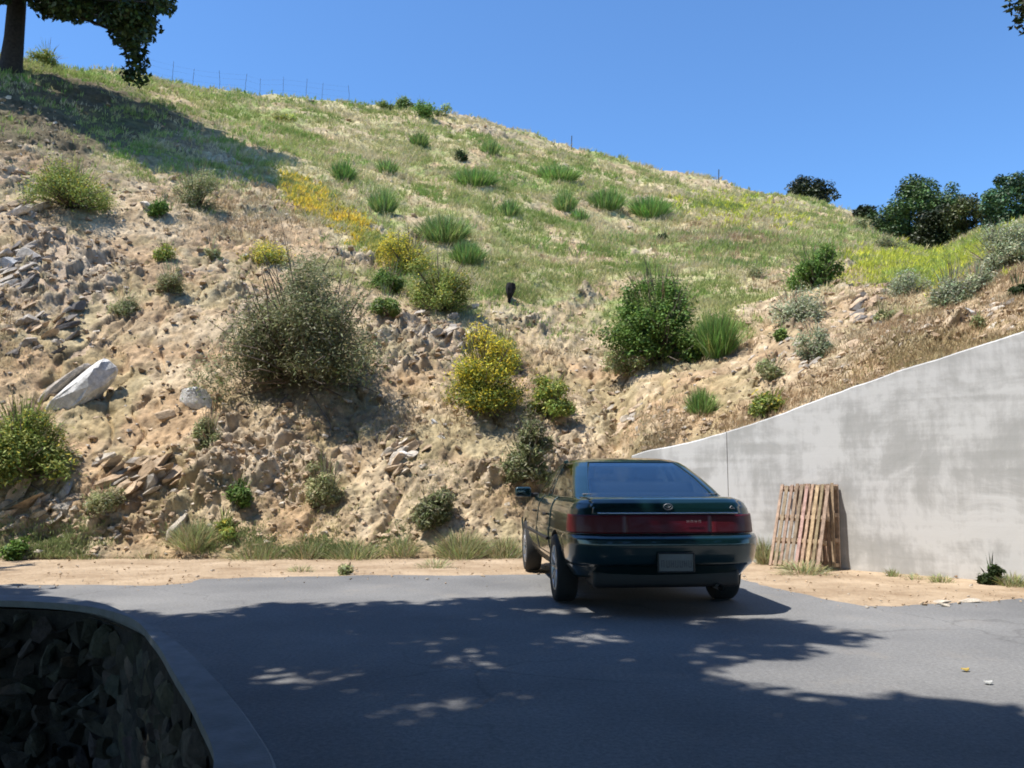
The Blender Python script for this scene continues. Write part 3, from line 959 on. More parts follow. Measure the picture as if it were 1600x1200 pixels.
def glassmat():
    m, nt, nd, lk = newmat('window_glass')
    out = N(nt, 'ShaderNodeOutputMaterial'); t = N(nt, 'ShaderNodeBsdfTransparent'); t.inputs[0].default_value = (.66, .73, .76, 1)
    g = N(nt, 'ShaderNodeBsdfGlossy', Roughness=.03); g.inputs[0].default_value = (1, 1, 1, 1)
    f = N(nt, 'ShaderNodeFresnel', IOR=1.55); mx = N(nt, 'ShaderNodeMixShader')
    mu = N(nt, 'ShaderNodeMath', operation='MULTIPLY_ADD'); mu.inputs[1].default_value = .8; mu.inputs[2].default_value = .0
    lk.new(f.outputs[0], mu.inputs[0]); lk.new(mu.outputs[0], mx.inputs[0])
    lk.new(t.outputs[0], mx.inputs[1]); lk.new(g.outputs[0], mx.inputs[2]); lk.new(mx.outputs[0], out.inputs[0])
    return m


M['glass'] = glassmat()
NR, NS, NFR, NCN = 24, 84, 16, 12        # rear, side, front, corner divisions


def plan_ring(yr, yf, w, Rr, Rf, barrel=.05):
    """closed plan outline, starts at rear centre-left.. order: rear edge (left to right), right side, front, left side"""
    pts = []; Rr = min(Rr, w * .98, (yf - yr) * .45); Rf = min(Rf, w * .98, (yf - yr) * .45)
    for t in np.linspace(-1, 1, NR, endpoint=False): pts.append((t * (w - Rr), yr))
    for t in np.linspace(0, 1, NCN, endpoint=False):
        a = t * math.pi / 2; pts.append((w - Rr + Rr * math.sin(a), yr + Rr - Rr * math.cos(a)))
    for t in np.linspace(0, 1, NS, endpoint=False): pts.append((w, yr + Rr + t * (yf - Rf - yr - Rr)))
    for t in np.linspace(0, 1, NCN, endpoint=False):
        a = t * math.pi / 2; pts.append((w - Rf + Rf * math.cos(a), yf - Rf + Rf * math.sin(a)))
    for t in np.linspace(1, -1, NFR, endpoint=False): pts.append((t * (w - Rf), yf))
    for t in np.linspace(0, 1, NCN, endpoint=False):
        a = t * math.pi / 2; pts.append((-(w - Rf + Rf * math.sin(a)), yf - Rf + Rf * math.cos(a)))
    for t in np.linspace(1, 0, NS, endpoint=False): pts.append((-w, yr + Rr + t * (yf - Rf - yr - Rr)))
    for t in np.linspace(0, 1, NCN, endpoint=False):
        a = t * math.pi / 2; pts.append((-(w - Rr + Rr * math.cos(a)), yr + Rr - Rr * math.sin(a)))
    P = np.array(pts)
    ym = (yr + yf) / 2
    P[:, 0] *= 1 - barrel * ((P[:, 1] - ym) / max((yf - yr) / 2, .1)) ** 2
    # bow the rear and front edges a little
    P[:, 1] += np.where(P[:, 1] < ym, 1, -1) * .05 * (P[:, 0] / max(w, .05)) ** 2 * min(1, w / .5)
    return P


def loft(table, levels, zfun):
    T = np.array(table, float)
    keys = T[:, 0]
    lv = np.asarray(levels, float)
    V = []
    for q in lv:
        r = [np.interp(q, keys, T[:, c]) for c in range(1, 7)]
        P = plan_ring(*r[1:])
        z = np.full(len(P), r[0]); z = zfun(P[:, 0], P[:, 1], z)
        V.append(np.c_[P, z])
    V = np.array(V)
    n = V.shape[1]
    idx = np.arange(V.shape[0] * n).reshape(V.shape[0], n)
    Fq = np.stack([idx[:-1], np.roll(idx[:-1], -1, 1), np.roll(idx[1:], -1, 1), idx[1:]], -1)      # levels-1 x n x 4
    return V, Fq


def vnormals(V, Fq):
    V = V.reshape(-1, 3); f = Fq.reshape(-1, 4)
    nn = np.cross(V[f[:, 2]] - V[f[:, 0]], V[f[:, 3]] - V[f[:, 1]])
    N_ = np.zeros_like(V)
    for k in range(4): np.add.at(N_, f[:, k], nn)
    return unit(N_)


def shell(name, V, Nn, faces, off, thick, mat, parent, smooth=True):
    """panel of some of a loft's faces, lifted off the surface and given real thickness"""
    V = V.reshape(-1, 3); faces = faces.reshape(-1, 4)
    used, inv = np.unique(faces, return_inverse=True); f = inv.reshape(-1, 4); n = len(used)
    A = V[used] + Nn[used] * off; B = V[used] + Nn[used] * (off - thick)
    edges = {}
    for q in f:
        for i in range(4):
            a, b = q[i], q[(i + 1) % 4]
            if (b, a) in edges: edges.pop((b, a))
            else: edges[(a, b)] = 1
    side = np.array([(a, a + n, b + n, b) for a, b in edges])
    allf = np.concatenate([f, f[:, ::-1] + n, side])
    o = mesh_obj(name, np.concatenate([A, B]), allf, mat, parent)
    sm = np.zeros(len(allf), bool); sm[:2 * len(f)] = smooth
    o.data.polygons.foreach_set('use_smooth', sm)
    return o


car = empty('parked_car', (1.36, 7.15, 0), math.radians(5.1))
tag(car, 'dark teal four-door sedan parked facing the bank, seen from behind', 'car')


def zbody(x, y, z):
    h = np.interp(y, [0, 3.1, 3.7, 4.4, 4.9], [1, 1, .90, .62, .42])
    z = np.where(z > .6, .6 + (z - .6) * h, z)
    # bumper bottom lifts towards the corners
    lift = np.where(y < .9, np.clip((z < .42) * 1.0, 0, 1) * .08 * np.clip((.9 - y) / .9, 0, 1), 0)
    return z + lift


BODY = [  # key, z, yr, yf, halfwidth, Rr, Rf
    (0, .235, .42, 4.45, .62, .2, .3), (1, .26, .22, 4.66, .77, .26, .4), (2, .37, .06, 4.80, .835, .30, .45),
    (3, .50, .015, 4.85, .862, .30, .46), (4, .60, .00, 4.86, .872, .30, .46), (5, .645, .010, 4.84, .872, .29, .46), (6, .668, .045, 4.80, .868, .28, .46),
    (7, .672, .10, 4.76, .864, .27, .46), (8, .76, .108, 4.74, .858, .26, .46), (9, .845, .118, 4.72, .848, .25, .45), (10, .90, .130, 4.70, .832, .24, .44),
    (11, .945, .150, 4.66, .805, .23, .42), (12, .972, .185, 4.6, .77, .22, .40), (13, .986, .25, 4.5, .72, .2, .36), (14, .994, .5, 4.2, .5, .2, .3), (15, .998, 1.2, 3.6, .2, .1, .1), (16, .999, 2.0, 3.0, .015, .005, .005)]
lev = np.concatenate([np.linspace(0, 7, 36), np.linspace(7, 13, 34)[1:], np.linspace(13, 16, 10)[1:]])
BV, BF = loft(BODY, lev, zbody)
BN = vnormals(BV, BF)
BN.reshape(BV.shape)[lev > 14.2] = (0, 0, 1)
nlev, nring = BV.shape[:2]
flat = BV.reshape(-1, 3)
capb = np.arange(nring)[::-1]; capt = np.arange(nring) + (nlev - 1) * nring
faces = [tuple(f) for f in BF.reshape(-1, 4)] + [tuple(capb), tuple(capt)]
body = mesh_obj('body', flat, faces, M['paint'], car, smooth=True)
# wheel arches
WHEELS = [(-.775, 1.06), (.775, 1.06), (-.775, 3.75), (.775, 3.75)]
cut = Acc()
for s_ in (-1, 1):
    for wy in (1.06, 3.75):
        p = np.array([[s_ * .56, wy, .315], [s_ * 1.1, wy, .315]]) if s_ > 0 else np.array([[-1.1, wy, .315], [-.56, wy, .315]])
        th = np.linspace(0, 2 * np.pi, 40, endpoint=False)
        ring = [np.stack([np.full(40, q[0]), wy + .355 * np.cos(th), .315 + .355 * np.sin(th)], 1) for q in p]
        cut.V.append(np.concatenate(ring)); cut.F.append([[(i) + cut.n, (i + 1) % 40 + cut.n, (i + 1) % 40 + 40 + cut.n, i + 40 + cut.n][::-1] for i in range(40)] + []); cut.n += 80
cf = [tuple(f) for g in cut.F for f in g]
for k in range(4): cf += [tuple(range(k * 80, k * 80 + 40)), tuple(range(k * 80 + 40, k * 80 + 80))[::-1]]
cutter = mesh_obj('arch_cutter', np.concatenate(cut.V), cf, M['black'])
import bmesh
for oo in (cutter, body):
    bm_ = bmesh.new(); bm_.from_mesh(oo.data); bmesh.ops.recalc_face_normals(bm_, faces=bm_.faces); bm_.to_mesh(oo.data); bm_.free()
body.data.materials.append(M['black'])
bo = body.modifiers.new('b', 'BOOLEAN'); bo.object = cutter; bo.operation = 'DIFFERENCE'; bo.solver = 'EXACT'; bo.material_mode = 'TRANSFER'
cutter.parent = car
bpy.context.view_layer.update()
dg = bpy.context.evaluated_depsgraph_get()
nm = bpy.data.meshes.new_from_object(body.evaluated_get(dg))
if len(nm.polygons) > 2000: body.data = nm
body.modifiers.clear()
bpy.data.objects.remove(cutter)

fc = flat[BF.reshape(-1, 4)].mean(1).reshape(nlev - 1, nring, 3)
FX, FY, FZ = fc[..., 0], fc[..., 1], fc[..., 2]
lvl = (lev[:-1] + lev[1:]) / 2; LV = np.repeat(lvl[:, None], nring, 1)
# bumpers
shell('bumper', BV, BN, BF[(LV > 1) & (LV < 6.1) & (FY < .62)], .010, .03, M['paint'], car)
shell('bumper', BV, BN, BF[(LV > 1) & (LV < 6.1) & (FY > 4.25)], .010, .03, M['paint'], car)
# full-width lamp band on the tail: two lamps and a reflector panel between
band = (LV > 7.15) & (LV < 9.0)
mid = band & (np.abs(FX) < .40) & (FY < .3)
shell('reflector_panel', BV, BN, BF[mid], .012, .02, M['lensmid'], car)
for s_ in (-1, 1):
    shell('tail_light', BV, BN, BF[band & (FX * s_ > 0) & ~mid & (FY < .46)], .012, .02, M['lens'], car)
# trunk lid: rear lip and deck
shell('trunk_lid', BV, BN, BF[(LV > 9.15) & (LV < 14.2) & (np.abs(FX) < .66) & (FY < .62)], .007, .012, M['paint'], car)
# chrome strip above the band
st = Acc()
xs = np.linspace(-.62, .62, 24)
V, Fq = tube(np.c_[xs, .100 + .05 * (xs / .85) ** 2, np.full(24, .861)], np.full(24, .007), 6); st.add(V, Fq)
st.build('trim_strip', [M['chrome']], car, True)
# doors on both sides
for s_ in (-1, 1):
    side = (FX * s_ > .6) & (LV > 2.2) & (LV < 12.2)
    for y0, y1 in ((1.46, 2.32), (2.36, 3.34)):
        sel = side & (FY > y0) & (FY < y1)
        d = shell('door', BV, BN, BF[sel], .006, .012, M['paint'], car)
        hv = np.array([[s_ * .873, y0 + .10, .80], [s_ * .889, y0 + .13, .80], [s_ * .889, y0 + .25, .80], [s_ * .873, y0 + .28, .80]])
        V, Fq = tube(hv, np.full(4, .012), 6)
        mesh_obj('handle', V, Fq, M['black'], d, smooth=True)
    # rubbing strip
    ys = np.linspace(1.47, 3.33, 20)
    V, Fq = tube(np.c_[np.full(20, s_ * .876) , ys, np.full(20, .56)], np.full(20, .016), 6)
    mesh_obj('side_moulding', V, Fq, M['black'], car, smooth=True)
# greenhouse
GH = [(0, .960, .54, 3.72, .750, .20, .30), (1, .992, .60, 3.66, .738, .20, .30), (2, 1.06, .76, 3.50, .715, .19, .28), (3, 1.18, 1.05, 3.20, .665, .18, .26), (4, 1.28, 1.32, 2.93, .612, .18, .25),
      (5, 1.325, 1.47, 2.78, .58, .18, .25), (6, 1.352, 1.62, 2.62, .535, .2, .25), (7, 1.370, 1.78, 2.46, .46, .2, .2), (8, 1.380, 1.95, 2.35, .28, .15, .15), (9, 1.383, 2.1, 2.25, .02, .005, .005)]
gl = np.concatenate([np.linspace(0, 5, 31), np.linspace(5, 9, 22)[1:]])
GV, GF = loft(GH, gl, lambda x, y, z: z)
GN = vnormals(GV, GF)
GN.reshape(GV.shape)[gl > 5.6] = (0, 0, 1)
gflat = GV.reshape(-1, 3)
gc = gflat[GF.reshape(-1, 4)].mean(1).reshape(len(gl) - 1, -1, 3)
GX, GY = gc[..., 0], gc[..., 1]
GL = np.repeat(((gl[:-1] + gl[1:]) / 2)[:, None], GV.shape[1], 1)
ii = np.repeat(np.arange(GV.shape[1])[None], len(gl) - 1, 0)
i_rear = (ii < NR) | (ii >= GV.shape[1] - 3) | ((ii >= NR) & (ii < NR + 3))
o1 = NR + NCN; o2 = o1 + NS; o3 = o2 + NCN; o4 = o3 + NFR; o5 = o4 + NCN; o6 = o5 + NS
i_right = (ii >= o1 + 1) & (ii < o2 - 1); i_left = (ii >= o5 + 1) & (ii < o6 - 1); i_front = (ii >= o3) & (ii < o4)
win = (GL > .75) & (GL < 4.85)
rearw = i_rear & (GL > .6) & (GL < 5.0)
wind = i_front & (GL > .6) & (GL < 5.0)
g1 = win & (i_right | i_left) & (GY < 2.30); g2 = win & (i_right | i_left) & (GY > 2.40)
frame = ~(rearw | wind | g1 | g2)
shell('roof', GV, GN, GF[frame], .004, .035, M['paint'], car)
shell('rear_window', GV, GN, GF[rearw], .001, .006, M['glass'], car)
shell('windscreen', GV, GN, GF[wind], .001, .006, M['glass'], car)
for s_ in (-1, 1):
    for g in (g1, g2):
        shell('side_window', GV, GN, GF[g & (GX * s_ > 0)], .001, .006, M['glass'], car)


def rbox(c, size, r, seg=3):
    """rounded box as bmesh-bevelled vertices"""
    bm_ = bmesh.new(); bmesh.ops.create_cube(bm_, size=1)
    bmesh.ops.scale(bm_, vec=size, verts=bm_.verts)
    bmesh.ops.bevel(bm_, geom=list(bm_.edges), offset=r, segments=seg, affect='EDGES', profile=.5)
    bmesh.ops.translate(bm_, vec=c, verts=bm_.verts)
    bm_.verts.ensure_lookup_table()
    V = np.array([v.co[:] for v in bm_.verts]); Fq = [tuple(v.index for v in f.verts) for f in bm_.faces]
    bm_.free(); return V, Fq


def rb(name, c, size, r, mat, parent, tilt=0.0, smooth=True):
    V, Fq = rbox((0, 0, 0), size, r)
    if tilt:
        cs, sn = math.cos(tilt), math.sin(tilt)
        V = np.c_[V[:, 0], V[:, 1] * cs - V[:, 2] * sn, V[:, 1] * sn + V[:, 2] * cs]
    return mesh_obj(name, V + np.array(c), Fq, mat, parent, smooth=smooth)


rb('parcel_shelf', (0, .98, 1.012), (1.28, .56, .02), .008, M['seat'], car)
rb('rear_seat', (0, 1.36, 1.03), (1.22, .13, .20), .05, M['seat'], car, -.25)
for sx in (-.36, .36):
    fs = rb('front_seat', (sx, 2.35, 1.03), (.46, .12, .26), .05, M['seat'], car, -.2)
    rb('headrest', (sx, 2.31, 1.215), (.25, .085, .13), .035, M['seat'], fs, -.2)
rb('dashboard', (0, 3.25, 1.015), (1.25, .4, .03), .012, M['black'], car)
rb('steering_wheel', (-.36, 2.98, 1.02), (.36, .03, .10), .012, M['black'], car)
rb('interior_mirror', (0, 2.86, 1.25), (.22, .02, .055), .008, M['black'], car)
for s_ in (-1, 1):
    mr = rb('door_mirror', (s_ * .955, 3.10, 1.0), (.20, .11, .125), .035, M['paint'], car)
    rb('mirror_glass', (s_ * .955, 3.043, 1.0), (.16, .008, .09), .003, M['glass'], mr)
    V, Fq = rbox((s_ * .83, 3.12, .965), (.14, .06, .05), .015); mesh_obj('mirror_arm', V, Fq, M['black'], mr, smooth=True)
# valance and exhaust below the bumper
rb('rear_valance', (0, .40, .30), (1.30, .42, .16), .04, M['black'], car)
V, Fq = tube(np.array([[.45, .9, .24], [.45, .4, .235], [.45, .12, .225]]), np.array([.028, .028, .028]), 10)
mesh_obj('exhaust_pipe', V, Fq, M['alloy'], car, smooth=True)
# number plate in its frame, with a few illegible dark strokes
pf = rb('number_plate', (0.02, -.016, .455), (.300, .014, .152), .005, M['plate'], car)
fr = Acc()
for a_, b_ in (((-.153, -.078), (.153, -.078)), ((.153, -.078), (.153, .078)), ((.153, .078), (-.153, .078)), ((-.153, .078), (-.153, -.078))):
    V, Fq = tube(np.array([[.02 + a_[0], -.022, .455 + a_[1]], [.02 + (a_[0] + b_[0]) / 2, -.022, .455 + (a_[1] + b_[1]) / 2], [.02 + b_[0], -.022, .455 + b_[1]]]), np.full(3, .008), 6); fr.add(V, Fq)
fr.build('plate_frame', [M['black']], pf, True)
ink = Acc()
for k in range(7):
    x = -.115 + k * .038 + (.0 if k < 1 else .006)
    for (dx, dz, sx, sz) in ((-.010, 0, .005, .06), (.010, 0, .005, .06), (0, rng.choice([-.027, 0, .027]), .016, .007)):
        V, Fq = rbox((x + .02 + dx, -.0245, .445 + dz), (sx, .003, sz), .0008, 1)
        for f in Fq: pass
        ink.V.append(V); ink.F.append([tuple(i + ink.n for i in f) for f in Fq]); ink.n += len(V)
mesh_obj('plate_characters', np.concatenate(ink.V), [f for g in ink.F for f in g], M['plateink'], pf)
# emblem, corner badge and the raised letters of the reflector
em = Acc()
th = np.linspace(0, 2 * np.pi, 25)
V, Fq = tube(np.c_[.038 * np.cos(th), np.full(25, .119), .915 + .024 * np.sin(th)], np.full(25, .006), 6); em.add(V, Fq)
for a in (.7, 1.57, 2.44):
    V, Fq = tube(np.array([[0, .118, .905], [.018 * math.cos(a), .118, .905 + .014 * math.sin(a)], [.034 * math.cos(a), .118, .905 + .024 * math.sin(a)]]), np.full(3, .005), 5); em.add(V, Fq)
em.build('emblem', [M['dullmetal']], car, True)
bd = Acc()
for p in ([(.545, .150, .895), (.56, .150, .905), (.575, .150, .92)], [(.575, .150, .92), (.59, .150, .908), (.605, .152, .895)], [(.553, .148, .898), (.575, .148, .898), (.598, .150, .898)]):
    V, Fq = tube(np.array(p), np.full(3, .004), 5); bd.add(V, Fq)
bd.build('badge', [M['dullmetal']], car, True)
lt = Acc()
for k, x in enumerate((.165, .20, .235, .27)):
    for (dx, dz, sx, sz) in ((-.008, 0, .004, .022), (.008, 0, .004, .022), (0, .010 if k % 2 else 0, .014, .004)):
        V, Fq = rbox((x + dx, .088 + .05 * (x / .85) ** 2, .79 + dz), (sx, .003, sz), .0008, 1)
        lt.V.append(V); lt.F.append([tuple(i + lt.n for i in f) for f in Fq]); lt.n += len(V)
mesh_obj('lettering', np.concatenate(lt.V), [f for g in lt.F for f in g], M['letter'], car)


def lathe(prof, seg=40):
    """profile (radius, x) swept about the x axis"""
    th = np.linspace(0, 2 * np.pi, seg, endpoint=False); m = len(prof)
    V = np.array([[x, r * math.cos(t), r * math.sin(t)] for r, x in prof for t in th])
    idx = np.arange(m * seg).reshape(m, seg)
    Fq = np.stack([idx[:-1], np.roll(idx[:-1], -1, 1), np.roll(idx[1:], -1, 1), idx[1:]], -1).reshape(-1, 4)
    return V, Fq


for wx, wy in WHEELS:
    sg = 1 if wx > 0 else -1
    wh = empty('wheel', (wx, wy, .315)); wh.parent = car
    V, Fq = lathe([(.205, -.085), (.262, -.10), (.298, -.095), (.313, -.075), (.316, 0), (.313, .075), (.298, .095), (.262, .10), (.205, .085), (.205, -.085)])
    mesh_obj('tyre', V, Fq, M['rubber'], wh, smooth=True)
    a = Acc()
    V, Fq = lathe([(.212, -.08), (.205, .04), (.212, .088), (.205, .092), (.195, .07), (.19, .03), (.06, .055), (.045, .075), (.001, .078)])
    V[:, 0] *= sg; a.add(V, Fq)
    for k in range(10):
        t = k * 2 * np.pi / 10
        V, Fq = tube(np.array([[sg * .07, .05 * math.cos(t), .05 * math.sin(t)], [sg * .075, .12 * math.cos(t), .12 * math.sin(t)], [sg * .075, .2 * math.cos(t), .2 * math.sin(t)]]), np.array([.014, .012, .014]), 6); a.add(V, Fq)
    a.build('rim', [M['alloy']], wh, True)
# headlights (front face, hidden from behind)
for s_ in (-1, 1):
    rb('headlight', (s_ * .58, 4.72, .62), (.36, .08, .10), .03, M['glass'], car)

# ------------------------------------------------------------------ pallets, wall bed, rocks, fence, plants
def wall_frame(px, py):
    """ground point and axes at the wall: along (right), out (towards the road)"""
    return ground(px, py), np.array([wdir[0], wdir[1], 0.0]), np.array([wnorm[0], wnorm[1], 0.0])


def bx_faces(): return [(0, 3, 2, 1), (4, 5, 6, 7), (0, 1, 5, 4), (1, 2, 6, 5), (2, 3, 7, 6), (3, 0, 4, 7)]


def board(acc, c, size, O, A, B, C, j=.0022):
    """box of size along axes A,B,C, slightly uneven"""
    sx, sy, sz = [s_ / 2 for s_ in size]
    loc_ = np.array([(-sx, -sy, -sz), (sx, -sy, -sz), (sx, sy, -sz), (-sx, sy, -sz), (-sx, -sy, sz), (sx, -sy, sz), (sx, sy, sz), (-sx, sy, sz)]) + rng.normal(0, j, (8, 3))
    V = O + (c[0] + loc_[:, :1]) * A + (c[1] + loc_[:, 1:2]) * B + (c[2] + loc_[:, 2:]) * C
    k = rng.uniform(.7, 1.25)
    acc.add(V, np.array(bx_faces()), (np.array([.40, .285, .205]) + rng.normal(0, .009, 3)) * k)


M['wood'] = rockmat('pallet_wood', .08, 16.0)


def pallet(px, py, width, height, label):
    p, A, Out = wall_frame(px, py)
    gap = float(np.dot((p - WA)[:2], wnorm))
    lean = math.asin(np.clip((gap - .10) / height, .03, .5))
    p = p + np.array([0, 0, .01])
    root = empty('wooden_pallet', p)
    up = np.array([0, 0, 1.0]) * math.cos(lean) - Out * math.sin(lean)
    nrm = Out * math.cos(lean) + np.array([0, 0, 1.0]) * math.sin(lean)
    O = np.zeros(3)
    nb = 10
    for k in range(nb):
        a = Acc(); board(a, (-width / 2 + .045 + k * (width - .09) / (nb - 1), height / 2 + rng.normal(0, .008), .062), (.042, height * rng.uniform(.985, 1.01), .018), O, A, up, nrm)
        a.build('slat', [M['wood']], root)
    for z in (.045, .36, .68, height - .045):
        a = Acc(); board(a, (0, z, .0), (width - .04, .05, .104), O, A, up, nrm); a.build('stringer', [M['wood']], root)
    for k in range(4 if width < .6 else 0):
        a = Acc(); board(a, (-width / 2 + .06 + k * (width - .12) / 3, height / 2, -.062), (.09, height, .02), O, A, up, nrm); a.build('back_slat', [M['wood']], root)
    return tag(root, label, 'pallet', 'pallets leaning on the wall'), p, up, nrm, A


pallet_root, pp, pup, pn, pA = pallet(1243, 889, .74, 1.13, 'front slatted wooden pallet leaning on the concrete wall right of the car')
pallet(1279, 887.0, .56, 1.08, 'second wooden pallet mostly hidden behind the front pallet, its edge showing at the right')
a = Acc()
V, Fq = rbox((0, 0, 0), (.13, .07, .05), .012, 2)
V = pp + pup * 1.12 + pA * .19 + V @ np.array([pA, pn, pup])
o = mesh_obj('wood_block', V, Fq, M['palewood']); tag(o, 'small pale wood block lying on the top edge of the pallets', 'block')

# icosahedron based angular stones
t_ = (1 + 5 ** .5) / 2
ICO = unit(np.array([(-1, t_, 0), (1, t_, 0), (-1, -t_, 0), (1, -t_, 0), (0, -1, t_), (0, 1, t_), (0, -1, -t_), (0, 1, -t_), (t_, 0, -1), (t_, 0, 1), (-t_, 0, -1), (-t_, 0, 1)], float))
ICF = np.array([(0, 11, 5), (0, 5, 1), (0, 1, 7), (0, 7, 10), (0, 10, 11), (1, 5, 9), (5, 11, 4), (11, 10, 2), (10, 7, 6), (7, 1, 8), (3, 9, 4), (3, 4, 2), (3, 2, 6), (3, 6, 8), (3, 8, 9), (4, 9, 5), (2, 4, 11), (6, 2, 10), (8, 6, 7), (9, 8, 1)])


def subdiv(V, Fq):
    V = list(map(tuple, V)); cache = {}; out = []
    def mid(a, b):
        k = (min(a, b), max(a, b))
        if k not in cache:
            m_ = np.array(V[a]) + np.array(V[b]); V.append(tuple(m_ / np.linalg.norm(m_))); cache[k] = len(V) - 1
        return cache[k]
    for a, b, c in Fq:
        ab, bc, ca = mid(a, b), mid(b, c), mid(c, a); out += [(a, ab, ca), (b, bc, ab), (c, ca, bc), (ab, bc, ca)]
    return np.array(V), np.array(out)


ICO2, ICF2 = subdiv(ICO, ICF)
ICO3, ICF3 = subdiv(ICO2, ICF2)


def stone_mesh(size, axes=None, cuts=13, V0=None, rough=.025, boxy=False):
    cuts = 9
    V = (ICO3 if V0 is None else V0).copy()
    if boxy: V = np.sign(V) * np.abs(V) ** .5
    for k in range(cuts):
        n_ = unit(rng.normal(size=3)); d = rng.uniform(.75, 1.1) if boxy else rng.uniform(.18, .60)
        e = V @ n_ - d; V = V - np.maximum(e, 0)[:, None] * n_
    V = V * (1 + .5 * rough * fbm(V * 1.8 + rng.uniform(0, 50), 3, 7)[:, None])
    V = V / np.abs(V).max(0) * np.asarray(size) / 2
    if axes is not None: V = V @ axes
    return V


ROCKC = {'grey': (.42, .37, .31), 'pale': (.56, .49, .40), 'tan': (.49, .37, .25), 'white': (.66, .64, .60), 'dark': (.20, .18, .16), 'brown': (.40, .29, .19)}
DIP = np.array([[.78, .15, .60], [-.25, .96, .08], [-.57, -.21, .79]])       # slab axes: long axis rises to the right


def rotz_jit(A, amt):
    q = Vector(rng.normal(0, 1, 3)).normalized()
    from mathutils import Quaternion
    R = np.array(Quaternion(q, rng.normal(0, amt)).to_matrix())
    return A @ R.T


def rock(px, py, wpx, hpx, colr, label, axes=None, thick=.6, embed=.25, name='rock', group=None):
    b = hill_at(px, py); sc = b[1] / F
    ax = rotz_jit(np.eye(3) if axes is None else axes, .25 if axes is None else .08)
    V = stone_mesh((wpx * sc, wpx * sc * thick, hpx * sc), ax, boxy=axes is not None)
    c = np.array(ROCKC[colr]) * rng.uniform(.9, 1.1)
    Fq = ICF3
    o = mesh_obj(name, V, Fq, M['rock'], col=np.repeat(c[None], len(V), 0))
    o.location = b + np.array([0, -.2, .2]) * hpx * sc * (.5 - embed)
    return tag(o, label, 'rock', group)


def outcrop(px, py, wpx, hpx, n, cols, label, smin=18, smax=55):
    """one weathered mass of dipping slabs, rooted in the bank"""
    acc = Acc(); b0 = hill_at(px, py)
    for k in range(n):
        x = px + rng.normal(0, .33) * wpx * .5 * 1.2; y = py + rng.normal(0, .33) * hpx * .5 * 1.2
        x = np.clip(x, px - wpx / 2, px + wpx / 2); y = np.clip(y, py - hpx / 2, py + hpx / 2)
        p = hill_at(x, y); sc = p[1] / F
        L = rng.uniform(smin, smax) * sc
        V = stone_mesh((L, L * rng.uniform(.45, .8), L * rng.uniform(.22, .5)), rotz_jit(DIP, .22), V0=ICO2, cuts=8, rough=.05)
        V = V + p - b0 + np.array([0, -.05, .0]) * L
        acc.add(V, ICF2, np.array(ROCKC[cols[rng.integers(len(cols))]]) * rng.uniform(.75, 1.2))
    # the bedrock the slabs are part of
    g = np.array([[hill_at(x, y) for y in np.linspace(py - hpx * .5, py + hpx * .5, 8)] for x in np.linspace(px - wpx * .5, px + wpx * .5, 10)]) - b0 - DN * .04
    q = np.array([(i * 8 + j, (i + 1) * 8 + j, (i + 1) * 8 + j + 1, i * 8 + j + 1) for i in range(9) for j in range(7)])
    acc.add(g.reshape(-1, 3), np.concatenate([q[:, [0, 1, 2]], q[:, [0, 2, 3]]]), ROCKC['tan'])
    o = acc.build('rock_outcrop', [M['rock']]); o.location = b0
    return tag(o, label, 'rock outcrop')


outcrop(30, 415, 150, 120, 34, ['grey', 'grey', 'pale', 'dark'], 'grey layered rock outcrop high on the left edge of the bank')
outcrop(60, 505, 170, 110, 30, ['grey', 'tan', 'dark', 'brown'], 'brown and grey layered outcrop just above the long pale slab')
outcrop(30, 330, 140, 70, 22, ['grey', 'tan', 'pale'], 'small weathered outcrop near the top of the bank at the left edge')
outcrop(70, 785, 190, 90, 28, ['grey', 'tan', 'tan'], 'low grey rock ledge at the foot of the bank below the yellow bush', 22, 75)
outcrop(215, 745, 190, 80, 26, ['tan', 'brown', 'grey', 'tan'], 'tan slabby ledge dipping across the lower bank right of the yellow bush', 22, 70)
outcrop(690, 510, 110, 90, 54, ['tan', 'grey', 'pale', 'brown'], 'broken rock rubble face right of the largest grey-green shrub', 12, 34)
outcrop(625, 720, 110, 100, 34, ['tan', 'pale', 'tan'], 'narrow pale rib of rock rising through the bare bank above the road', 14, 46)
outcrop(1345, 490, 120, 110, 64, ['tan', 'brown', 'dark', 'brown'], 'rust brown craggy outcrop on the slope below the far right oaks', 14, 44)
outcrop(1240, 560, 130, 80, 40, ['tan', 'pale', 'grey'], 'pale crumbling rock around the grey shrubs above the wall', 9, 26)
outcrop(1010, 640, 170, 70, 46, ['tan', 'pale', 'brown', 'grey'], 'tan crumbly rock face directly above the car roof', 9, 28)
outcrop(1545, 510, 110, 50, 26, ['pale', 'tan', 'pale'], 'whitish rubble above the wall at the right edge', 9, 30)
outcrop(1245, 455, 50, 26, 16, ['tan', 'brown'], 'little tan ledge just left of the shrub over the craggy outcrop', 7, 20)
rock(124, 622, 140, 46, 'white', 'long pale tilted slab standing out beside the yellow-green bush', np.array([[.62, .1, .78], [-.15, .98, 0], [-.76, -.12, .63]]), .4, .1)
rock(95, 600, 110, 20, 'grey', 'thin dark-edged slab lying just above the long pale slab', np.array([[.74, .1, .66], [-.15, .98, 0], [-.66, -.12, .74]]), .6, .1)
rock(305, 638, 54, 46, 'white', 'biggest blocky whitish boulder in the middle of the bare bank', None, .6, .05)
rock(258, 650, 32, 26, 'tan', 'tan boulder left of the blocky whitish boulder')
rock(636, 720, 26, 20, 'white', 'white stone at the foot of the pale rock rib')
rock(692, 694, 18, 18, 'white', 'white stone near the lower end of the large shrub shadow')
rock(680, 672, 15, 14, 'white', 'smaller white stone just above the one by the shrub shadow')
rock(748, 690, 14, 11, 'pale', 'pale stone left of the grey-green shrub by the car')
